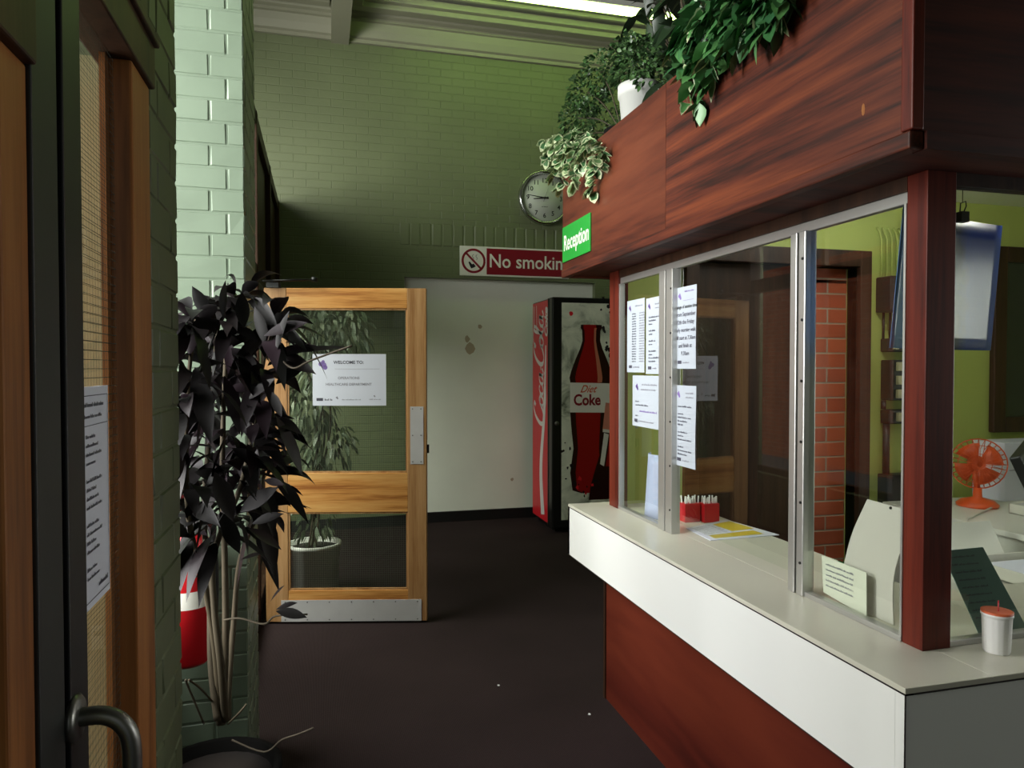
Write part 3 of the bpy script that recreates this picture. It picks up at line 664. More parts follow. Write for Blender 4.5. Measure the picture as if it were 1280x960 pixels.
# white desk with fan, trays, monitor
dk = root('desk', (2.68, 2.1, 0), 'white desk inside the booth under the orange fan', 'desk')
build('desktop', B(((2.68, 2.0, .815), (4.38, 2.955, .84))), 'desk', dk, .003); build('side_panel', B(((2.72, 2.05, 0), (2.745, 2.98, .815))), 'desk', dk); build('side_panel', B(((4.33, 2.05, 0), (4.355, 2.98, .815))), 'desk', dk); build('back_panel', B(((2.745, 2.93, 0), (4.33, 2.95, .815))), 'desk', dk)
fc = Vector((3.03, 2.74, .84))
fan = root('desk_fan', fc, 'small orange desk fan with round wire guard on white desk', 'fan')
build('base', MB().lathe([(.0, .0), (.085, .0), (.09, .012), (.07, .03), (.02, .045), (.018, .09), (0, .09)], fc, 32, caps=False), 'orange', fan)
q2 = Matrix.Rotation(R(-38), 3, 'Z'); hc = fc + Vector((0, 0, .205))
def fx(p): return hc + q2 @ Vector(p)
gm = MB()
for k in range(28):
    a = 2 * math.pi * k / 28
    gm.tube([fx((.012 * math.cos(a), -.052, .012 * math.sin(a))), fx((.07 * math.cos(a), -.046, .07 * math.sin(a))), fx((.118 * math.cos(a), -.01, .118 * math.sin(a))), fx((.07 * math.cos(a), .03, .07 * math.sin(a)))], .0016, 5)
for r_ in (.118, .09, .05, .02):
    gm.tube([fx((r_ * math.cos(a * .2618), -.01 if r_ > .1 else -.045, r_ * math.sin(a * .2618))) for a in range(25)], .003 if r_ > .1 else .0016, 6)
build('guard', gm, 'orange', fan)
bl = MB()
for k in range(4):
    a0 = k * math.pi / 2; vs = []
    for j in range(5):
        a = a0 + j * .28; vs += [fx((.02 * math.cos(a), -.015 + .004 * j, .02 * math.sin(a))), fx((.1 * math.cos(a), -.025 + .008 * j, .1 * math.sin(a)))]
    bl.add(vs, [[2 * i, 2 * i + 1, 2 * i + 3, 2 * i + 2] for i in range(4)], 0, True)
bo = build('blade', bl, 'orange', fan); so = bo.modifiers.new('s', 'SOLIDIFY'); so.thickness = .0025
mo = MB(); mo.tube([fx((0, -.03, 0)), fx((0, .0, 0)), fx((0, .07, 0)), fx((0, .085, 0))], [.02, .035, .035, .02], 20); mo.tube([hc + Vector((0, 0, -.13)), hc + Vector((0, .02, -.01))], .014, 12); build('motor', mo, 'orange', fan)
tag(build('power_cable', MB().tube(spline([(3.03, 2.66, .85), (2.9, 2.6, .845), (2.76, 2.52, .846), (2.672, 2.47, .84), (2.665, 2.46, .7), (2.665, 2.46, .4)], 6), .004), 'beige'), 'pale cable trailing from the orange fan over the desk edge', 'cable')
# stacked trays
def tray(x, y, z, label):
    r_ = root('paper_tray', (x, y, z), label, 'paper tray', 'letter trays on the desk')
    build('tray_body', B(((x, y, z), (x + .34, y + .25, z + .006)), ((x, y, z), (x + .34, y + .006, z + .03)), ((x, y + .244, z), (x + .34, y + .25, z + .045)), ((x, y, z), (x + .006, y + .25, z + .045)), ((x + .334, y, z), (x + .34, y + .25, z + .045))), 'beige', r_, .002)
    build('paper_stack', B(((x + .02, y + .015, z + .006), (x + .3, y + .23, z + .022))), 'paper', r_)
# box file and board papers behind the fan
bx = root('document_box', (3.28, 2.86, .84), 'white document box with purple mark behind the orange fan', 'box')
build('box_body', B(((3.26, 2.80, .84), (3.72, 2.98, 1.13))), 'paper', bx, .003)
pm = MB(); blob(pm, lambda p: Vector((3.35 + p.x, 2.7985, 1.05 + p.y)), 0, 0, .022); words(pm, .08, .26, 0, .012, lambda p: Vector((3.35 + p.x, 2.7985, 1.05 + p.y)), 4, 0); words(pm, -.06, .26, -.06, .01, lambda p: Vector((3.35 + p.x, 2.7985, 1.05 + p.y)), 9, 1)
build('print', pm, ['ink', 'ink_l', 'purple'], bx)
# tilted dark monitor at the right edge
mn = root('monitor', (3.02, 2.25, .84), 'grey framed computer screen tilted at the right edge', 'monitor')
mo = MB(); mo.box((-.17, -.02, 0), (.17, .02, .27)); mo2 = MB(); mo2.box((-.15, -.024, .02), (.15, -.019, .25))
def tx(mb):
    m_ = Matrix.Translation((2.76, 2.14, .975)) @ Matrix.Rotation(R(25), 4, 'Z') @ Matrix.Rotation(R(-18), 4, 'Y') @ Matrix.Rotation(R(-18), 4, 'X')
    mb.v = [m_ @ v for v in mb.v]; return mb
build('casing', tx(mo), 'blackm', mn, .006); build('display', tx(mo2), 'teal', mn); build('stand', B(((2.82, 2.16, .84), (2.90, 2.20, 1.05)), ((2.74, 2.05, .84), (3.0, 2.25, .855))), 'blackm', mn, .004)
# lower shelf unit with trays in front of desk, grey machine
un = root('printer', (2.2, 1.75, .0), 'pale office printer with paper trays on a stand behind booth glass', 'printer')
build('stand', B(((2.12, 1.75, 0), (2.62, 2.25, .62))), 'desk', un, .004); build('printer_body', B(((2.14, 1.80, .62), (2.60, 2.2, .76))), 'beige', un, .012)
build('output_tray', MB().prism([(2.16, 1.80, .70), (2.16, 1.62, .735), (2.16, 1.62, .742), (2.16, 1.80, .712)], (.4, 0, 0)), 'beige', un)
build('input_tray', MB().prism([(2.18, 2.16, .76), (2.18, 2.24, .90), (2.18, 2.25, .90), (2.18, 2.18, .76)], (.36, 0, 0)), 'desk', un)
build('slot', B(((2.18, 1.798, .68), (2.56, 1.803, .705))), 'blackm', un)
tray(3.02, 2.32, .841, 'open pale letter tray at the left end of the white desk')
tray(2.27, 1.86, .765, 'pale letter tray on top of the office printer')

# hanging blue sheet with bulldog clip
hs = root('hanging_calendar', (1.47, 1.5, 1.93), 'curled glossy blue and silver sheet hanging by clip behind the post', 'poster')
cp = MB(); n = 16; vs = []
for j in range(9):
    tt = j / 8; z = W(1215, 267, y=1.48).z - tt * .345
    for i in range(n + 1):
        s = i / n; xl = 1.352 - .035 * tt; xr_ = 1.825 - .035 * tt
        xx = xl + (xr_ - xl) * s; yy = 1.435 + .15 * s + .035 * math.sin(s * 3.14) * (1 if s < .5 else .6)
        vs.append((xx, yy, z))
fs = [[j * (n + 1) + i, j * (n + 1) + i + 1, (j + 1) * (n + 1) + i + 1, (j + 1) * (n + 1) + i] for j in range(8) for i in range(n)]
cp.add(vs, fs, 0, True)
def m_sheet():
    t = NT('glossy_sheet'); tc = t.node('ShaderNodeTexCoord'); sp = t.node('ShaderNodeSeparateXYZ'); t.link(tc.outputs['Object'], sp.inputs[0])
    n = t.node('ShaderNodeTexNoise', Scale=14.0, Detail=4.0); t.link(tc.outputs['Object'], n.inputs[0])
    f = t.mathn('ADD', sp.outputs[0], t.mathn('MULTIPLY', t.mathn('SUBTRACT', n.outputs[0], .5), .08))
    f = t.mathn('ADD', t.mathn('MULTIPLY', f, 3.0), .35)
    t.link(t.ramp(f, [(.0, s2l((110, 150, 216))), (.25, s2l((70, 110, 190))), (.5, s2l((96, 98, 95))), (.74, s2l((104, 107, 106))), (.88, s2l((64, 76, 112))), (1, s2l((52, 76, 160)))]), t.b.inputs['Base Color'])
    t.b.inputs['Roughness'].default_value = .22; return t.m
co = build('sheet', cp, m_sheet(), hs); so = co.modifiers.new('s', 'SOLIDIFY'); so.thickness = .001
ck = W(1203, 268, y=1.50); km = MB(); km.box((ck.x - .012, ck.y - .01, ck.z - .02), (ck.x + .012, ck.y + .012, ck.z + .006)); km.tube([ck + Vector((-.008, 0, .004)), ck + Vector((-.006, 0, .028)), ck + Vector((.010, 0, .034)), ck + Vector((.012, 0, .022)), ck + Vector((.004, 0, .006))], .0016, 6)
build('bulldog_clip', km, 'blackm', hs)
build('hanging_wire', MB().tube([ck + Vector((0, 0, .03)), ck + Vector((0, 0, .36))], .001, 5), 'blackm', hs)

# cards leaning inside the near pane
def card_poly(name, pts, x, mat, label, cat, lean=.0, zmin=ZT):
    P = [W(u, v, x=x) for u, v in pts]; zz = min(p.z for p in P)
    for p in P: p.z += max(0, ZT + .001 - p.z) if p.z < ZT + .02 else 0
    m = MB().prism([(p.x + lean * (p.z - ZT), p.y, p.z) for p in P], (.0018, 0, 0)); return tag(build(name, m, mat), label, cat)
sp_ = spline([(1084, 624), (1066, 664), (1056, 700), (1050, 730)], 5)
sp2 = spline([(1134, 645), (1133, 672), (1122, 700), (1116, 735), (1117, 790)], 5)
card_poly('display_card', [tuple(p) for p in sp_] + [(1050, 762)] + [tuple(p) for p in reversed(sp2)] + [(1133, 637)], 1.330, 'card', 'tall curved grey-white card leaning behind near booth pane', 'card')
pin_ = (build('pin', MB().lathe([(.0035, -.001), (.0035, .001)], W(1113, 635, x=1.3285), 8, axis='X'), 'ink_b', bpy.data.objects['display_card']))
cs = card_poly('message_card', [(1027, 694), (1083, 716), (1083, 772), (1029, 740)], 1.305, 'paper_g', 'small cream card with faint writing before the tall curved card', 'card')
mm = MB(); 
for i in range(5):
    z = W(1030, 705, x=1.304).z - i * .014; ya = ypx(1035, 1.304)
    words(mm, 0, .10, 0, .005, lambda p, z=z, ya=ya: Vector((1.3035, ya - p.x, z + p.y)), i, 1)
build('handwriting', mm, ['ink_l', 'ink_l'], cs)
tn = root('table_plant', (1.37, 1.66, ZT), 'tiny green sprig in red pot behind the cream card', 'plant')
build('plant_pot', MB().lathe([(.0, 0), (.022, 0), (.03, .07), (.027, .07), (.02, .05), (0, .05)], (1.37, 1.66, ZT), 20, caps=False), 'red', tn)
lm = MB()
for k in range(26): a = random.random() * 6.28; lm.leaf((1.37, 1.66, ZT + .07), (math.cos(a), math.sin(a), random.uniform(.6, 2)), .04, .018)
build('foliage', lm, 'leaf_i', tn)
# teal sheet leaning, and the cup outside
P = [W(u, v, y=1.325) for u, v in ((1188, 692), (1240, 687), (1284, 806), (1224, 806))]
for p in P:
    if p.z < ZT + .03: p.z = ZT + .001
tag(build('folder', MB().prism([(p.x, p.y + .12 * (p.z - ZT) , p.z) for p in P], (0, .002, 0)), 'teal'), 'slanting teal printed sheet behind the plastic cup', 'sheet')
tc_ = bpy.data.objects['folder']; mm = MB()
for i in range(9):
    t_ = (i + 1) / 11; A = P[0].lerp(P[3], t_); 
    words(mm, .01, .085, 0, .0045, lambda p, A=A: Vector((A.x + p.x, A.y + .12 * (A.z - ZT) - .0006 + .12 * p.y, A.z + p.y)), i + 4)
build('print', mm, ['ink'], tc_)
cu0 = Vector((1.425, 1.236, ZT))
cu = root('plastic_cup', cu0, 'small ribbed white plastic cup with orange lid and stirrer on counter', 'cup')
rb = []; n = 48
prof = [(.024, 0), (.0255, .004), (.028, .075), (.0285, .08), (.031, .082), (.031, .086), (.028, .088)]
cm = MB(); vs = []
for k_, (r_, z) in enumerate(prof):
    for k in range(n):
        rr = r_ * (1 + (.03 if (k % 3 == 0 and 0 < k_ < 4) else 0)); a = 2 * math.pi * k / n; vs.append(cu0 + Vector((rr * math.cos(a), rr * math.sin(a), z)))
cm.add(vs, [[i * n + k, i * n + (k + 1) % n, (i + 1) * n + (k + 1) % n, (i + 1) * n + k] for i in range(len(prof) - 1) for k in range(n)] + [list(range(n))], 0, True)
build('cup_body', cm, 'white', cu)
build('lid', MB().lathe([(.0305, .086), (.031, .091), (.024, .090), (.0, .089)], cu0, 28, caps=False), plain('orange_lid', (206, 96, 54), .5), cu); build('stirrer', MB().tube([cu0 + Vector((.004, 0, .06)), cu0 + Vector((.001, -.002, .113))], .0016, 6), 'red', cu)
# red boxes of white pens
for (u, lb) in ((866, 'small red box of white pens nearest the mullion'), (890, 'small red box of white pens right of its twin')):
    c0 = W(u, 653, z=ZT); r_ = root('pen_box', c0, lb, 'pen box', 'red boxes of pens behind the hatch')
    s = .034; build('box_body', B(((c0.x - s, c0.y, ZT), (c0.x + s, c0.y + .05, ZT + .075))), 'red', r_, .002)
    m = MB()
    for i in range(14):
        x = c0.x - s + .006 + (i % 7) * .0094; y = c0.y + .014 + (i // 7) * .02
        m.tube([(x, y, ZT + .05), (x + random.uniform(-.006, .006), y + random.uniform(-.004, .004), ZT + .098 + random.uniform(-.006, .008))], .003, 6)
    build('pens', m, 'white', r_, kind='stuff')
# leaflet on the worktop
Q = [W(u, v, z=ZT + .001) for u, v in ((858, 661), (908, 650), (974, 669), (888, 676))]
lf = root('leaflet', Q[0], 'white and yellow leaflets lying on the worktop under the hatch', 'leaflet')
build('sheet', MB().prism(Q, (0, 0, .002)), 'paper', lf)
bq = lambda a, b, o=.0028: Q[0].lerp(Q[1], a).lerp(Q[3].lerp(Q[2], a), b) + Vector((0, 0, o))
m = MB(); m.add([bq(.55, .1), bq(.95, .1), bq(.95, .6), bq(.55, .6)], [(0, 1, 2, 3)]); m.add([bq(.1, .68), bq(.85, .68), bq(.85, .9), bq(.1, .9)], [(0, 1, 2, 3)])
build('yellow_print', m, 'yellow', lf); m = MB()
for i in range(6): words(m, .08, .5, 0, .05, lambda p, i=i: bq(p.x, .1 + i * .09 + p.y * .6), i)
build('text_print', m, ['ink_l'], lf)
# lilac paper roll behind far pane
c0 = Vector((1.36, 2.74, ZT)); vs = []; n = 14
for j in range(7):
    t = j / 6
    for i in range(n + 1):
        a = R(100) + R(230) * i / n; r_ = .062 - .017 * t; vs.append(c0 + Vector((r_ * .8 * math.cos(a), r_ * 1.25 * math.sin(a), .262 * t)))
lp = MB().add(vs, [[j * (n + 1) + i, j * (n + 1) + i + 1, (j + 1) * (n + 1) + i + 1, (j + 1) * (n + 1) + i] for j in range(6) for i in range(n)], 0, True)
o = tag(build('paper_roll', lp, 'lilac'), 'pale lilac curled paper standing behind the far booth pane', 'paper'); so = o.modifiers.new('s', 'SOLIDIFY'); so.thickness = .0012

# ------------------------------------------------------------------ clock, signs
CY = YF - .001; ccn = W(680, 248, y=YF); cr_ = .268
ck = root('wall_clock', ccn, 'round silver-rimmed wall clock with black numerals on green wall', 'clock')
build('rim', MB().lathe([(cr_ - .012, 0), (cr_, -.01), (cr_, -.045), (cr_ - .012, -.06), (cr_ - .03, -.052), (cr_ - .034, -.02)], ccn, 56, axis='Y', caps=False), 'chrome', ck)
build('dial', MB().lathe([(.0, -.018), (cr_ - .03, -.018), (cr_ - .03, 0), (0, 0)], ccn, 56, axis='Y', caps=False), 'dial', ck)
m = MB()
for k in range(1, 13):
    a = R(90 - 30 * k); text_mb(m, str(k), .064, lambda p, a=a: ccn + Vector((.172 * math.cos(a) + p.x, -.0195, .172 * math.sin(a) - .022 + p.y)), bold=.0008)
for k in range(60):
    a = R(6 * k); m.ribbon([(.226 * math.cos(a), .226 * math.sin(a)), (.236 * math.cos(a), .236 * math.sin(a))], [.003] * 2, lambda p: ccn + Vector((p.x, -.0195, p.y)))
words(m, -.03, .03, -.09, .008, lambda p: ccn + Vector((p.x, -.0195, p.y)), 3)
build('numerals', m, 'ink_b', ck)
def hand(name, ang, L, w, y):
    a = R(90 - ang); d = Vector((math.cos(a), 0, math.sin(a))); n_ = Vector((-d.z, 0, d.x))
    build(name, MB().prism([ccn + d * -.04 + n_ * w + Vector((0, y, 0)), ccn + d * L + n_ * w * .4 + Vector((0, y, 0)), ccn + d * L - n_ * w * .4 + Vector((0, y, 0)), ccn + d * -.04 - n_ * w + Vector((0, y, 0))], (0, -.002, 0)), 'ink_b', ck)
hand('hour_hand', 263, .115, .008, -.024); hand('minute_hand', 277, .175, .006, -.028); hand('second_hand', 20, .10, .0015, -.031)
build('hub', MB().lathe([(.0, -.034), (.01, -.034), (.01, -.022), (0, -.022)], ccn, 14, axis='Y', caps=False), 'ink_b', ck)

a = W(575, 346, y=YF - .02); b = W(711.5, 309, y=YF - .02)
sx0, sx1, sz0, sz1 = a.x, b.x, 2.395, 2.395 + .285
ns = root('no_smoking_sign', (sx0, YF, sz0), 'long dark red No smoking sign with white pictogram above opening', 'sign')
build('sign_board', B(((sx0, YF - .012, sz0), (sx1, YF, sz1))), 'signwhite', ns, .001)
build('red_panel', B(((sx0 + .265, YF - .0135, sz0 + .016), (sx1 - .016, YF - .011, sz1 - .016))), 'signred', ns)
m = MB(); text_mb(m, 'No smoking', .185, lambda p: Vector((sx0 + .285 + p.x, YF - .0145, sz0 + .088 + p.y)), 'LEFT', bold=.0022, xs=.915); build('lettering', m, 'signwhite', ns)
pc = Vector((sx0 + .135, YF - .0135, (sz0 + sz1) / 2)); f_ = lambda p: pc + Vector((p.x, 0, p.y))
m = MB(); m.ribbon([(.108 * math.cos(a * math.pi / 24), .108 * math.sin(a * math.pi / 24)) for a in range(49)], [.022] * 49, f_); m.ribbon([(-.074, .074), (.074, -.074)], [.02] * 2, f_); build('prohibition_ring', m, 'signred', ns)
m = MB(); f2 = lambda p: pc + Vector((p.x, .0006, p.y))
m.ribbon([(-.045, -.01), (-.02, -.05)], [.014, .03], f2); m.ribbon([(-.03, -.06), (.0, -.045), (.01, -.06)], [.03, .04, .03], f2)
for dx in (0, .035): m.ribbon([tuple(p) for p in spline([(-.005 + dx, .01), (.0 + dx, .03), (-.012 + dx, .045), (.0 + dx, .062)], 4)], [.004] * 13, f2)
build('pictogram', m, 'ink_b', ns)

# ------------------------------------------------------------------ drinks machine
mx0, mx1, my0, my1, mz = 2.02, 2.98, 6.17, 6.80, 2.135
vm = root('vending_machine', (mx0, my0, 0), 'tall drinks vending machine with red side and bottle poster front', 'vending machine')
build('cabinet', B(((mx0 + .002, my0 + .10, .06), (mx1, my1, mz))), 'cabinet', vm, .006)
build('plinth', B(((mx0 + .05, my0 + .08, 0), (mx1 - .05, my1 - .03, .06))), 'blackm', vm)
build('side_panel', B(((mx0, my0 + .13, .07), (mx0 + .004, my1 - .005, mz - .01))), 'cokered', vm)
build('front_door', B(((mx0 - .004, my0, .045), (mx1, my0 + .10, mz + .005))), 'cabinet', vm, .012)
build('door_trim', B(((mx0 - .006, my0 + .105, .05), (mx0 + .01, my0 + .128, mz))), 'greym', vm)
px0, px1, pz0, pz1 = mx0 + .085, mx1 - .03, .12, mz - .045
def onp(p, o=.0): return Vector((p[0], my0 - .003 - o, p[1]))
build('poster', B(((px0, my0 - .003, pz0), (px1, my0, pz1))), 'ice', vm)
def at(u, v): q = W(u, v, y=my0 - .004); return (q.x, q.z)
# bottle outline, right half
cxb = at(739, 500)[0]
prof = [(406, 13), (410, 13.5), (413, 11.5), (426, 11), (436, 14), (450, 20), (464, 25), (472, 27), (478, 26), (516, 26), (530, 25), (560, 22), (590, 26), (612, 23), (616, 12)]
L_ = []; R_ = []
for v, hw in prof:
    pz = at(739, v)[1]; k = hw * 7.0 / 900 * 1.0
    L_.append((cxb - k, pz)); R_.append((cxb + k, pz))
def strip(prL, prR, o, name, mat, par=vm):
    n = len(prL); m = MB().add([onp(p, o) for p in prL] + [onp(p, o) for p in prR], [[i, i + 1, n + i + 1, n + i] for i in range(n - 1)]); return build(name, m, mat, par)
po = [o for o in vm.children if o.name.startswith('poster')][0]
strip(L_, R_, .001, 'bottle_print', 'bottle_d', po)
mixp = lambda a, q: [(cxb + (p[0] - cxb) * a, p[1]) for p in q]
strip(mixp(.74, L_), mixp(.45, R_), .0013, 'bottle_print', 'bottle', po)
strip(mixp(.30, R_)[1:9], mixp(.52, R_)[1:9], .0016, 'highlight_print', 'bottle_h', po)
zt1, zt2 = at(739, 478)[1], at(739, 515)[1]
strip([(cxb - .205, zt1), (cxb - .205, zt2)], [(cxb + .205, zt1 - .01), (cxb + .205, zt2 - .01)], .002, 'label_print', 'signwhite', po)
m = MB(); text_mb(m, 'Coke', .14, lambda p: onp((cxb - .04 + p.x, zt2 + .065 + p.y), .003), bold=.004, xs=.85); build('lettering', m, 'signred', po)
m = MB(); text_mb(m, 'Diet', .095, lambda p: onp((cxb - .035 + p.x, zt2 + .180 + p.y), .003), bold=.001, xs=.9, shear=.5); build('lettering', m, 'orange', po)
# second bottle, tilted, at the right
Lb = [at(u, v) for u, v in ((772, 470), (764, 490), (757, 505), (755, 545), (752, 560), (743, 590), (738, 608), (736, 625))]; Rb = [(px1 - .01, z) for _, z in Lb]
strip(Lb, Rb, .0015, 'bottle_print', 'bottle_d', po)
strip([at(757, 503), at(753, 538)], [(px1 - .01, at(757, 512)[1]), (px1 - .01, at(757, 548)[1])], .0025, 'label_print', plain('pink_label_print', (206, 132, 110), .4), po)
strip([at(756.5, 500), at(756.2, 503)], [(px1 - .01, at(757, 508)[1]), (px1 - .01, at(757, 512)[1])], .0027, 'label_print', 'signwhite', po)
strip([at(753.6, 536), at(753.2, 540)], [(px1 - .01, at(757, 545)[1]), (px1 - .01, at(757, 549)[1])], .0027, 'label_print', 'signwhite', po)
strip([at(755, 541), at(750, 580)], [at(761, 543), at(755, 583)], .0022, 'highlight_print', 'signwhite', po)
strip([at(762, 549), at(757, 583)], [(px1 - .01, at(757, 549)[1]), (px1 - .01, at(757, 583)[1])], .0021, 'bottle_print', 'bottle', po)
m = MB(); cc_ = at(766, 524)
m.ribbon([(cc_[0] + .05 + .055 * math.cos(R(50 + a * 13)), cc_[1] + .07 * math.sin(R(50 + a * 13))) for a in range(21)], [.016] * 21, lambda p: onp((p.x, p.y), .003)); text_mb(m, 'Coke', .09, lambda p: onp((cc_[0] + .06 + p.x, cc_[1] - .03 + p.y), .003), bold=.002, align='LEFT'); build('lettering', m, 'signwhite', po)
m = MB(); rn = random.Random(4)
for i in range(46):                               # dark splashes printed round the bottles
    u, v = rn.choice(((707, 560), (712, 590), (716, 600), (735, 612), (764, 440), (762, 430), (758, 420), (712, 395), (755, 380), (745, 600), (726, 604), (765, 385)))
    c = at(u + rn.uniform(-6, 6), v + rn.uniform(-9, 9)); r_ = rn.uniform(.006, .024)
    m.add([onp((c[0] + r_ * rn.uniform(.5, 1.2) * math.cos(a * .9), c[1] + r_ * rn.uniform(.5, 1.4) * math.sin(a * .9)), .0012 + i * .00001) for a in range(7)], [list(range(7))], 0 if i % 8 else 1)
build('splash_print', m, ['ink_b', 'cokered'], po)
build('lock', MB().lathe([(.0, -.012), (.02, -.012), (.02, 0), (0, 0)], (mx0 + .04, my0, 1.0), 14, axis='Y', caps=False), 'steel', vm)
# flowing script on the side, read from the bottom upwards
def sf(p): return Vector((mx0 - .0015, my0 + .275 + p.y * .255, .95 + p.x * .255))
def stroke(m, P, w0=.05, w1=.13, n=8, f=sf):
    Q_ = spline(P, n); k = len(Q_); W_ = []
    for i in range(k):
        a = Vector(Q_[max(i - 1, 0)]); b = Vector(Q_[min(i + 1, k - 1)]); d = b - a; W_.append(w0 + (w1 - w0) * (abs(d.y) / (d.length + 1e-6)) ** 1.5)
    m.ribbon([tuple(p) for p in Q_], W_, f)
m = MB()
def Cc(x): stroke(m, [(x + .75, .95), (x + .85, 1.12), (x + .65, 1.2), (x + .35, .95), (x + .12, .45), (x + .12, .08), (x + .35, -.05), (x + .62, .1), (x + .78, .3)], .06, .17)
def oo(x): stroke(m, [(x + .25, .5), (x + .08, .35), (x + .05, .1), (x + .18, .0), (x + .34, .12), (x + .4, .38), (x + .27, .52), (x + .22, .38), (x + .5, .42)], .05, .12)
def cs_(x): stroke(m, [(x + .36, .42), (x + .28, .52), (x + .1, .38), (x + .05, .12), (x + .18, 0), (x + .4, .15)], .05, .12)
def aa(x): stroke(m, [(x + .38, .45), (x + .25, .52), (x + .08, .35), (x + .05, .1), (x + .15, 0), (x + .3, .15), (x + .42, .52), (x + .36, .15), (x + .45, .0), (x + .62, .15)], .05, .12)
def ll(x): stroke(m, [(x + .0, .15), (x + .25, .7), (x + .38, 1.1), (x + .28, 1.2), (x + .16, .9), (x + .1, .2), (x + .2, .0), (x + .36, .12)], .05, .13)
Cc(0); oo(.72); cs_(1.14); aa(1.52); m.ribbon([(2.08, .3), (2.25, .34)], [.06] * 2, sf); Cc(2.2); oo(2.92); ll(3.36); aa(3.66)
stroke(m, [(.3, -.05), (.9, -.3), (1.5, -.28), (2.0, -.12)], .04, .08); stroke(m, [(2.95, 1.1), (3.3, 1.3), (3.8, 1.2), (4.5, 1.18)], .05, .1)
text_mb(m, 'Coke', .62, lambda p: Vector((mx0 - .0015, my0 + .15 + p.y * .2, 1.78 + p.x * .20)), 'LEFT', bold=.03, shear=.3)
lo = [o for o in vm.children if o.name.startswith('side_panel')][0]
build('lettering', m, 'white', lo)
m = MB(); P_ = spline([(.06, .23), (.5, .29), (1.0, .19), (1.35, .16), (1.65, .14)], 8)
m.ribbon([(p[0] , p[1]) for p in P_], [.11 - .085 * (i / len(P_)) for i in range(len(P_))], lambda p: Vector((mx0 - .0012, my0 + p.y + .06, .06 + p.x)))
stroke(m, [(1.83, .50), (1.95, .49), (2.1, .5)], .012, .03, f=lambda p: Vector((mx0 - .0012, my0 + p.y, p.x)))
build('ribbon_print', m, 'white', lo)

# ------------------------------------------------------------------ plants on the canopy
def rnd(a): return random.uniform(-a, a)
def cluster(m, c, rad, n, L, w, kind='oval', hang=.2, margin=None, droop=.3):
    for _ in range(n):
        d = Vector((rnd(1), rnd(1), rnd(1)))
        while d.length > 1 or d.length < .05: d = Vector((rnd(1), rnd(1), rnd(1)))
        d2_ = d.normalized() * (d.length ** .4)
        p = Vector(c) + Vector((d2_.x * rad[0], d2_.y * rad[1], d2_.z * rad[2]))
        dr = d.normalized() + Vector((0, 0, -hang)) + Vector((rnd(.5), rnd(.5), rnd(.5)))
        l = L * random.uniform(.7, 1.25); m.leaf(p, dr, l, w * l / L, droop, .2, rnd(1.2), kind, 0, margin)
def pot(name_, c, r0, r1, h, mat, par, n=28, sq=False):
    return build('plant_pot', MB().lathe([(0, 0), (r0, 0), (r1, h * .8), (r1 * 1.07, h * .8), (r1 * 1.08, h), (r1 * .97, h), (r1 * .95, h * .85), (0, h * .85)], c, n, caps=False), mat, par)
RZ = 2.391
# variegated ivy
c = Vector((1.22, 3.04, RZ)); iv = root('variegated_ivy', c, 'cream-edged variegated ivy trailing over the far canopy corner by clock', 'plant', 'pot plants on top of the canopy')
pot('', c, .05, .065, .10, 'bpot', iv)
m = MB(); st = MB()
trails = [((745, 195), (742, 215), (741, 240)), ((722, 185), (712, 210), (700, 236)), ((715, 180), (700, 200), (692, 222)), ((730, 190), (722, 206), (718, 232)), ((708, 178), (692, 184), (682, 196)), ((750, 182), (753, 196), (751, 208)), ((702, 170), (690, 176), (681, 178)), ((738, 176), (730, 192), (728, 205))]
for tr in trails:
    pts = [c + Vector((0, 0, .1)), c + Vector((-.05, .03, .15))] + [W(u, v, x=1.05 + rnd(.02)) for u, v in tr]; P = spline(pts, 6); st.tube(P, .0018, 5)
    for p in P[7:]:
        for _ in range(2): m.leaf(p, (rnd(1) - .5, rnd(1), -.4 + rnd(.6)), random.uniform(.035, .052), .042, .3, .12, rnd(.8), random.choice(('ivy', 'round')), 0, 1)
cluster(m, W(722, 185, x=1.12), (.08, .13, .07), 70, .042, .036, 'ivy', .3, 1)
build('stems', st, 'twig', iv); build('foliage', m, ['leaf_v', 'leaf_c'], iv)
# small-leaved bush
c = Vector((1.25, 2.86, RZ)); bs = root('box_bush', c, 'dense small-leaved green bush on canopy behind the white pot', 'plant', 'pot plants on top of the canopy')
pot('', c, .06, .075, .12, 'bpot', bs); m = MB()
for (u, v, x, rx, rz, n) in ((712, 180, 1.14, .07, .06, 230), (722, 148, 1.16, .08, .09, 380), (735, 115, 1.20, .09, .10, 420), (752, 90, 1.24, .09, .09, 360), (745, 150, 1.22, .10, .11, 420), (775, 78, 1.28, .08, .08, 220)):
    cluster(m, W(u, v, x=x), (rx, rx * 1.1, rz), n, .02, .013, 'oval', -.1)
build('foliage', m, 'leaf_b', bs); st = MB()
for (u, v, x) in ((712, 180, 1.14), (722, 148, 1.16), (735, 115, 1.20), (752, 90, 1.24), (775, 78, 1.28)): st.tube(spline([c + Vector((0, 0, .1)), (c + Vector((0, 0, .1))).lerp(W(u, v, x=x), .5) + Vector((0, 0, .03)), W(u, v, x=x)], 4), .003, 5)
build('stems', st, 'twig', bs)
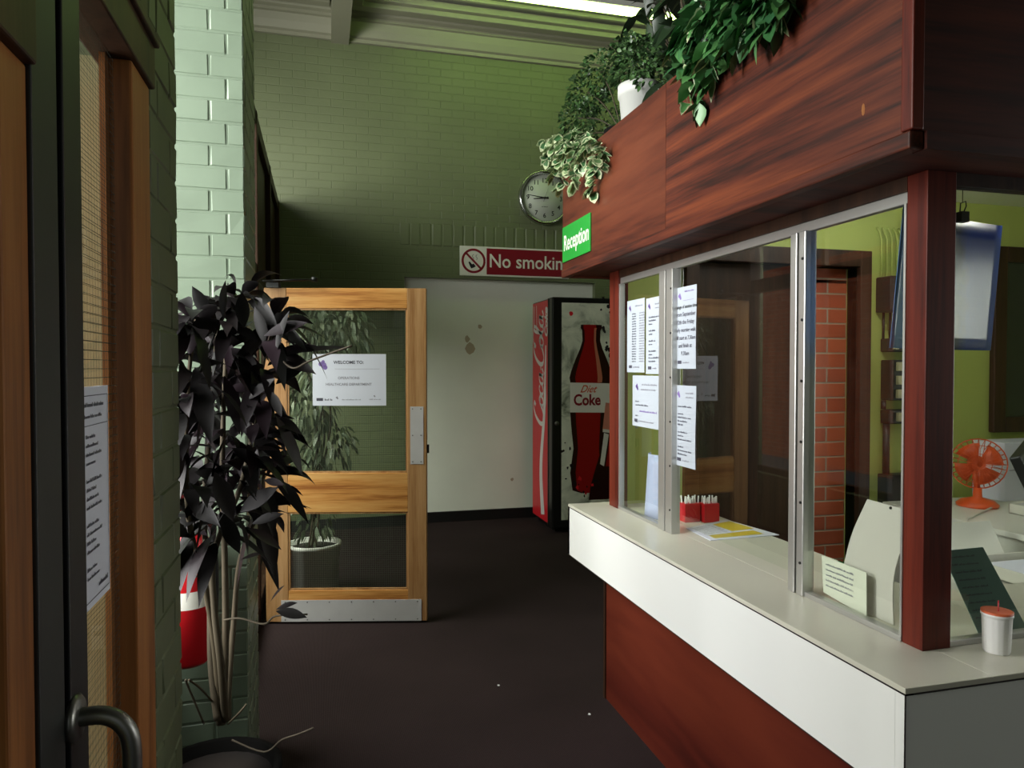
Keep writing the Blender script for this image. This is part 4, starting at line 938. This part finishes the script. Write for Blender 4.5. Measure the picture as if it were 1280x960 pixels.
# white pot with bush and dark leaves
pc_ = W(799, 112, x=1.22); c = Vector((pc_.x, pc_.y, RZ)); hp = pc_.z - RZ
wp = root('potted_shrub', c, 'small-leaved shrub in square-shouldered white pot on the canopy edge', 'plant', 'pot plants on top of the canopy')
pot('', c, .062, .078, hp + .012, 'pot', wp)
m = MB(); 
for (u, v, rx, rz, n) in ((790, 92, .08, .07, 300), (800, 72, .08, .08, 300), (785, 60, .06, .06, 160), (812, 95, .06, .05, 140)): cluster(m, W(u, v, x=1.22), (rx, rx, rz), n, .021, .014, 'oval', -.1)
build('foliage', m, 'leaf_b', wp); build('stem', MB().tube([c + Vector((0, 0, .1)), c + Vector((.005, .0, .25))], .006, 6), 'twig', wp)
c = Vector((1.34, 2.42, RZ)); dp = root('dark_leaved_plant', c, 'tall dark broad-leaved plant rising toward the ceiling light', 'plant', 'pot plants on top of the canopy')
pot('', c, .07, .09, .14, 'bpot', dp); m = MB(); st = MB()
for (u, v) in ((808, 20), (826, 2), (845, 30), (800, 55), (835, 60), (860, 70), (815, 85), (845, 95), (868, 20), (880, -20), (820, -30), (850, -10), (826, 40)):
    p = W(u, v, x=1.30 + rnd(.06)); st.tube(spline([c + Vector((0, 0, .12)), (c + p) / 2 + Vector((0, 0, .08)), p], 5), .0035, 6)
    for _ in range(7): m.leaf(p + Vector((rnd(.03), rnd(.03), rnd(.03))), (rnd(1), rnd(1), rnd(.6) - .2), random.uniform(.09, .13), .05, .4, .2, rnd(.8), 'oval')
build('stems', st, 'twig', dp); build('foliage', m, 'leaf_d', dp)
# large ivy at the right
c = Vector((1.30, 1.80, RZ)); iv = root('trailing_ivy', c, 'large green ivy spilling over the canopy front at top centre', 'plant', 'pot plants on top of the canopy')
pot('', c, .08, .1, .14, 'bpot', iv); m = MB(); st = MB()
for tr in (((880, 60), (870, 95), (868, 130)), ((885, 50), (860, 80), (855, 90)), ((900, 40), (888, 70), (884, 96)), ((920, 20), (905, 50), (900, 75)), ((940, 5), (930, 30), (918, 58)), ((960, -10), (952, 15), (945, 40)), ((985, -25), (975, 0), (972, 22)), ((870, 40), (852, 50), (845, 62)), ((900, 10), (880, 20), (866, 40)), ((930, -20), (915, 10), (905, 30))):
    pts = [c + Vector((0, 0, .13)), c + Vector((-.08, 0, .20))] + [W(u, v, x=1.06 + rnd(.015)) for u, v in tr]; P = spline(pts, 6); st.tube(P, .0022, 5)
    for p in P[8:]:
        for _ in range(2): m.leaf(p + Vector((rnd(.015), rnd(.03), rnd(.02))), (rnd(1) - .5, rnd(1), -.7 + rnd(.5)), random.uniform(.045, .065), .042, .35, .15, rnd(.7), random.choice(('ivy', 'oval')), 0, 1 if random.random() < .12 else None)
cluster(m, W(915, 15, x=1.16), (.10, .20, .11), 170, .06, .05, 'ivy', .4); cluster(m, W(970, -15, x=1.14), (.07, .14, .07), 90, .06, .05, 'ivy', .4)
build('stems', st, 'twig', iv); build('foliage', m, ['leaf_i', 'leaf_c'], iv)

# ------------------------------------------------------------------ foreground dark plant in a black pot
c = Vector((-.30, 2.20, 0)); fp = root('dark_foliage_plant', c, 'tall plant with dark purple leaves in black pot beside brick pier', 'plant')
build('plant_pot', MB().lathe([(0, 0), (.13, 0), (.175, .30), (.185, .30), (.185, .345), (.165, .345), (.16, .31), (0, .31)], c, 32, caps=False), 'bpot', fp)
build('soil', MB().lathe([(0, .318), (.158, .312), (.158, .308), (0, .308)], c, 24, caps=False), 'soil', fp)
st = MB(); m = MB()
def FP(u, v, y): return W(u, v, y=y)
stems = [[(275, 905, 2.2), (270, 820, 2.18), (258, 740, 2.12), (238, 660, 2.05), (232, 560, 2.0), (236, 470, 1.98), (245, 400, 2.0)],
         [(278, 905, 2.22), (282, 800, 2.22), (281, 700, 2.2), (278, 600, 2.18), (280, 500, 2.2), (285, 420, 2.2), (300, 375, 2.2)],
         [(272, 900, 2.18), (264, 830, 2.2), (262, 740, 2.24), (255, 640, 2.28), (262, 540, 2.26), (268, 450, 2.24), (275, 390, 2.22)],
         [(282, 900, 2.2), (276, 830, 2.12), (268, 760, 2.10), (268, 690, 2.1), (300, 610, 2.12), (318, 530, 2.14), (330, 450, 2.14), (345, 400, 2.14)],
         [(284, 900, 2.24), (286, 850, 2.26), (292, 780, 2.3), (300, 700, 2.28), (322, 640, 2.26), (330, 590, 2.24)]]
tips = []
for s_ in stems:
    P = spline([FP(*p) for p in s_], 6); k = len(P); st.tube(P, [.011 - .007 * i / k for i in range(k)], 8)
    for i, p in enumerate(P):
        if p.z > 1.02:
            for _ in range(4): tips.append(p)
# bare twigs
for tw in ([(290, 925, 2.15), (330, 940, 2.1), (352, 925, 2.08), (372, 918, 2.06), (392, 910, 2.05)], [(268, 880, 2.2), (250, 860, 2.1), (236, 850, 2.05)], [(280, 775, 2.2), (300, 773, 2.15), (330, 780, 2.1), (345, 770, 2.1), (384, 768, 2.05)], [(262, 740, 2.2), (248, 720, 2.15), (236, 732, 2.12)], [(285, 905, 2.2), (300, 890, 2.1), (308, 880, 2.1)], [(255, 905, 2.1), (236, 860, 2.05), (232, 850, 2.0)], [(345, 440, 2.1), (365, 460, 2.0), (390, 450, 1.98), (440, 432, 1.95)]):
    st.tube(spline([FP(*p) for p in tw], 5), .0028, 6)
build('stems', st, 'twig', fp)
ax = FP(285, 500, 2.18)
for p in tips:
    out = Vector((p.x - ax.x + rnd(.25), (p.y - 2.2) + rnd(.3), rnd(.25) + .12)); L = random.uniform(.10, .17)
    if out.length < .05: continue
    b_ = p + out.normalized() * random.uniform(.0, .05); e_ = b_ + out.normalized() * L
    if e_.y > 2.52 or (e_.x < -.27 and e_.y < 1.68) or b_.x < -.62: continue
    m.leaf(b_, out, L, L * random.uniform(.26, .36), random.uniform(.3, .9), .25, rnd(1.0), 'lance')
def LF(u0, v0, u1, v1, w=.045, y=2.08, roll=.5, droop=.05, y2=None):
    a = FP(u0, v0, y); b = FP(u1, v1, y2 or y - .02); m.leaf(a, b - a, (b - a).length, w, droop, .25, roll, 'lance')
for q_ in ((262, 400, 240, 355), (280, 400, 282, 347), (305, 410, 302, 362), (330, 430, 318, 380), (345, 440, 362, 385), (340, 445, 400, 430), (345, 445, 440, 430), (330, 420, 385, 400), (345, 480, 385, 450), (340, 490, 352, 520), (345, 520, 378, 592), (350, 540, 374, 535), (330, 600, 356, 605), (315, 655, 355, 640), (310, 660, 352, 685), (300, 640, 348, 606), (270, 420, 225, 405), (262, 440, 222, 432), (320, 470, 372, 455), (290, 560, 335, 585), (300, 600, 340, 640), (250, 480, 226, 520), (244, 560, 225, 620), (260, 620, 245, 690), (275, 640, 300, 690), (338, 752, 356, 730), (345, 762, 372, 752), (345, 764, 384, 770), (300, 700, 330, 690), (315, 560, 350, 562), (280, 470, 300, 540), (258, 500, 246, 560), (298, 440, 322, 500), (310, 500, 345, 470), (285, 540, 262, 600), (322, 560, 318, 620), (268, 590, 292, 650)):
    L = (FP(q_[2], q_[3], 2.06) - FP(q_[0], q_[1], 2.08)).length; LF(*q_, w=max(.02, min(.052, L * .36)), roll=random.uniform(.2, 1.2), y=2.06 + rnd(.06))
build('foliage', m, 'leaf_p', fp)

# plant in white pot behind the door
c = Vector((-.045, 4.93, 0)); bp = root('weeping_fig', c, 'weeping fig in white cylindrical pot behind the open door glass', 'plant')
build('plant_pot', MB().lathe([(0, 0), (.150, 0), (.168, .32), (.175, .32), (.175, .345), (.160, .345), (.158, .31), (0, .31)], c, 36, caps=False), 'pot_w', bp)
build('soil', MB().lathe([(0, .318), (.156, .312), (.156, .308), (0, .308)], c, 24, caps=False), 'soil', bp)
st = MB(); m = MB()
for k in range(5):
    P = spline([c + Vector((rnd(.04), rnd(.04), .3)), c + Vector((rnd(.03), rnd(.03), .7)), c + Vector((rnd(.12), rnd(.1), 1.2)), c + Vector((rnd(.2), rnd(.12), 1.75))], 5); st.tube(P, .008, 6)
build('stems', st, 'twig', bp)
for (dx, z, r_, n) in ((0, 1.75, .22, 260), (.12, 1.5, .2, 220), (-.05, 1.25, .2, 240), (.1, 1.0, .17, 160), (-.02, .75, .14, 90), (.22, 1.75, .16, 120), (.0, .5, .12, 60)): cluster(m, c + Vector((dx, 0, z)), (r_, r_ * .6, .17), n, .06, .024, 'oval', 1.0, droop=.5)
build('foliage', m, 'leaf_f', bp)

# fire extinguisher on the pier
c = Vector((-.42, 2.50, .55)); fe = root('fire_extinguisher', c, 'red fire extinguisher hung on the pier behind dark plant', 'fire extinguisher')
build('cylinder', MB().lathe([(0, 0), (.06, .0), (.075, .015), (.075, .36), (.066, .40), (.04, .43), (.02, .44), (.02, .46), (0, .46)], c, 32, caps=False), 'red', fe)
build('instruction_label', MB().lathe([(.0758, .19), (.0758, .245)], c, 32, caps=False), 'signwhite', fe)
m = MB(); m.tube([c + Vector((0, 0, .44)), c + Vector((0, 0, .49))], .016, 10); m.box(c + Vector((-.01, -.08, .485)), c + Vector((.01, .02, .497))); m.box(c + Vector((-.01, -.07, .515)), c + Vector((.01, .02, .523))); build('valve', m, 'blackm', fe)
build('hose', MB().tube(spline([c + Vector((.02, 0, .47)), c + Vector((.075, -.03, .44)), c + Vector((.09, -.02, .3)), c + Vector((.085, -.02, .1))], 6), .009, 8), 'blackm', fe)
build('bracket', B((c + Vector((-.03, .07, .3)), c + Vector((.03, .1, .34)))), 'steel', fe)

# litter specks on the carpet
for (u, v, lb) in ((737, 893, 'small white scrap on the carpet near the counter base'), (623, 857, 'tiny pale crumb on carpet in the middle of passage')):
    p = W(u, v, z=.0); tag(build('paper_scrap', MB().prism([p + Vector((.006 * math.cos(a) * random.uniform(.6, 1.4), .008 * math.sin(a), 0)) for a in (0, 1, 2, 3.2, 4.2, 5.3)], (0, 0, .003)), 'white'), lb, 'litter')

# ------------------------------------------------------------------ ceiling strip light
LY = 6.05; LZ = 4.675
fl = root('ceiling_light', (2.0, LY, LZ), 'long bright fluorescent strip light across the ceiling at top', 'ceiling light')
build('batten', B(((.8, LY - .06, LZ + .04), (3.55, LY + .06, LZ + .09))), 'white', fl); build('hanger', B(((1.2, LY - .01, LZ + .09), (1.22, LY + .01, ZC)), ((3.1, LY - .01, LZ + .09), (3.12, LY + .01, ZC))), 'white', fl)
build('tube', MB().tube([(.85, LY, LZ + .03), (3.5, LY, LZ + .03)], .042, 14), emit('green_white_tube', (.62, 1, .24), 11), fl)

# ------------------------------------------------------------------ light
w = bpy.data.worlds.new('sky'); sc.world = w; w.use_nodes = True
bg = w.node_tree.nodes['Background']; bg.inputs[0].default_value = (.86, .93, 1, 1); bg.inputs[1].default_value = .15
def area(name, loc, tgt, sx, sy, power, col=(1, 1, 1), spread=180):
    l = bpy.data.lights.new(name, 'AREA'); l.shape = 'RECTANGLE'; l.size = sx; l.size_y = sy; l.energy = power; l.color = col; l.spread = R(spread)
    o = bpy.data.objects.new(name, l); C.objects.link(o); o.location = loc
    o.rotation_euler = (Vector(tgt) - Vector(loc)).to_track_quat('-Z', 'Y').to_euler(); return o
area('daylight_near_window', (XL - .35, 1.65, 2.15), (1.1, 2.1, 1.0), 1.7, 2.3, 270, (1, 1, .98))
area('daylight_far_window', (XL - .5, 4.1, 2.95), (.6, 5.8, 1.1), 2.8, 1.6, 200, (1, 1, .95))
area('lobby_fill', (-.95, YN - .3, 2.1), (-.6, 2.5, 1.3), 1.0, 1.8, 12, (1, 1, .96))  # added fill light for the plywood panel and the pier face
area('daylight_entrance', (.45, YN - .3, 1.9), (.3, 4, 1.0), 1.4, 1.6, 1.2, (1, 1, .97))
area('daylight_right_window', (XR + .2, .6, 1.75), (-.3, .75, 1.4), .95, 1.8, 46, (1, 1, .98))
sn = bpy.data.lights.new('sun', 'SUN'); sn.energy = 4; sn.angle = R(4); so_ = bpy.data.objects.new('sun', sn); C.objects.link(so_); so_.rotation_euler = (R(10), R(48), 0) 
so_.rotation_euler = Vector((-1, .15, -1.1)).to_track_quat('-Z', 'Y').to_euler()

sc.view_settings.view_transform = 'Standard'; sc.view_settings.look = 'None'; sc.view_settings.gamma = 1; sc.view_settings.exposure = 0; sc.view_settings.use_curve_mapping = False
sc.cycles.use_denoising = True; sc.cycles.max_bounces = 10; sc.cycles.transparent_max_bounces = 16; sc.cycles.diffuse_bounces = 5; sc.cycles.sample_clamp_indirect = 6
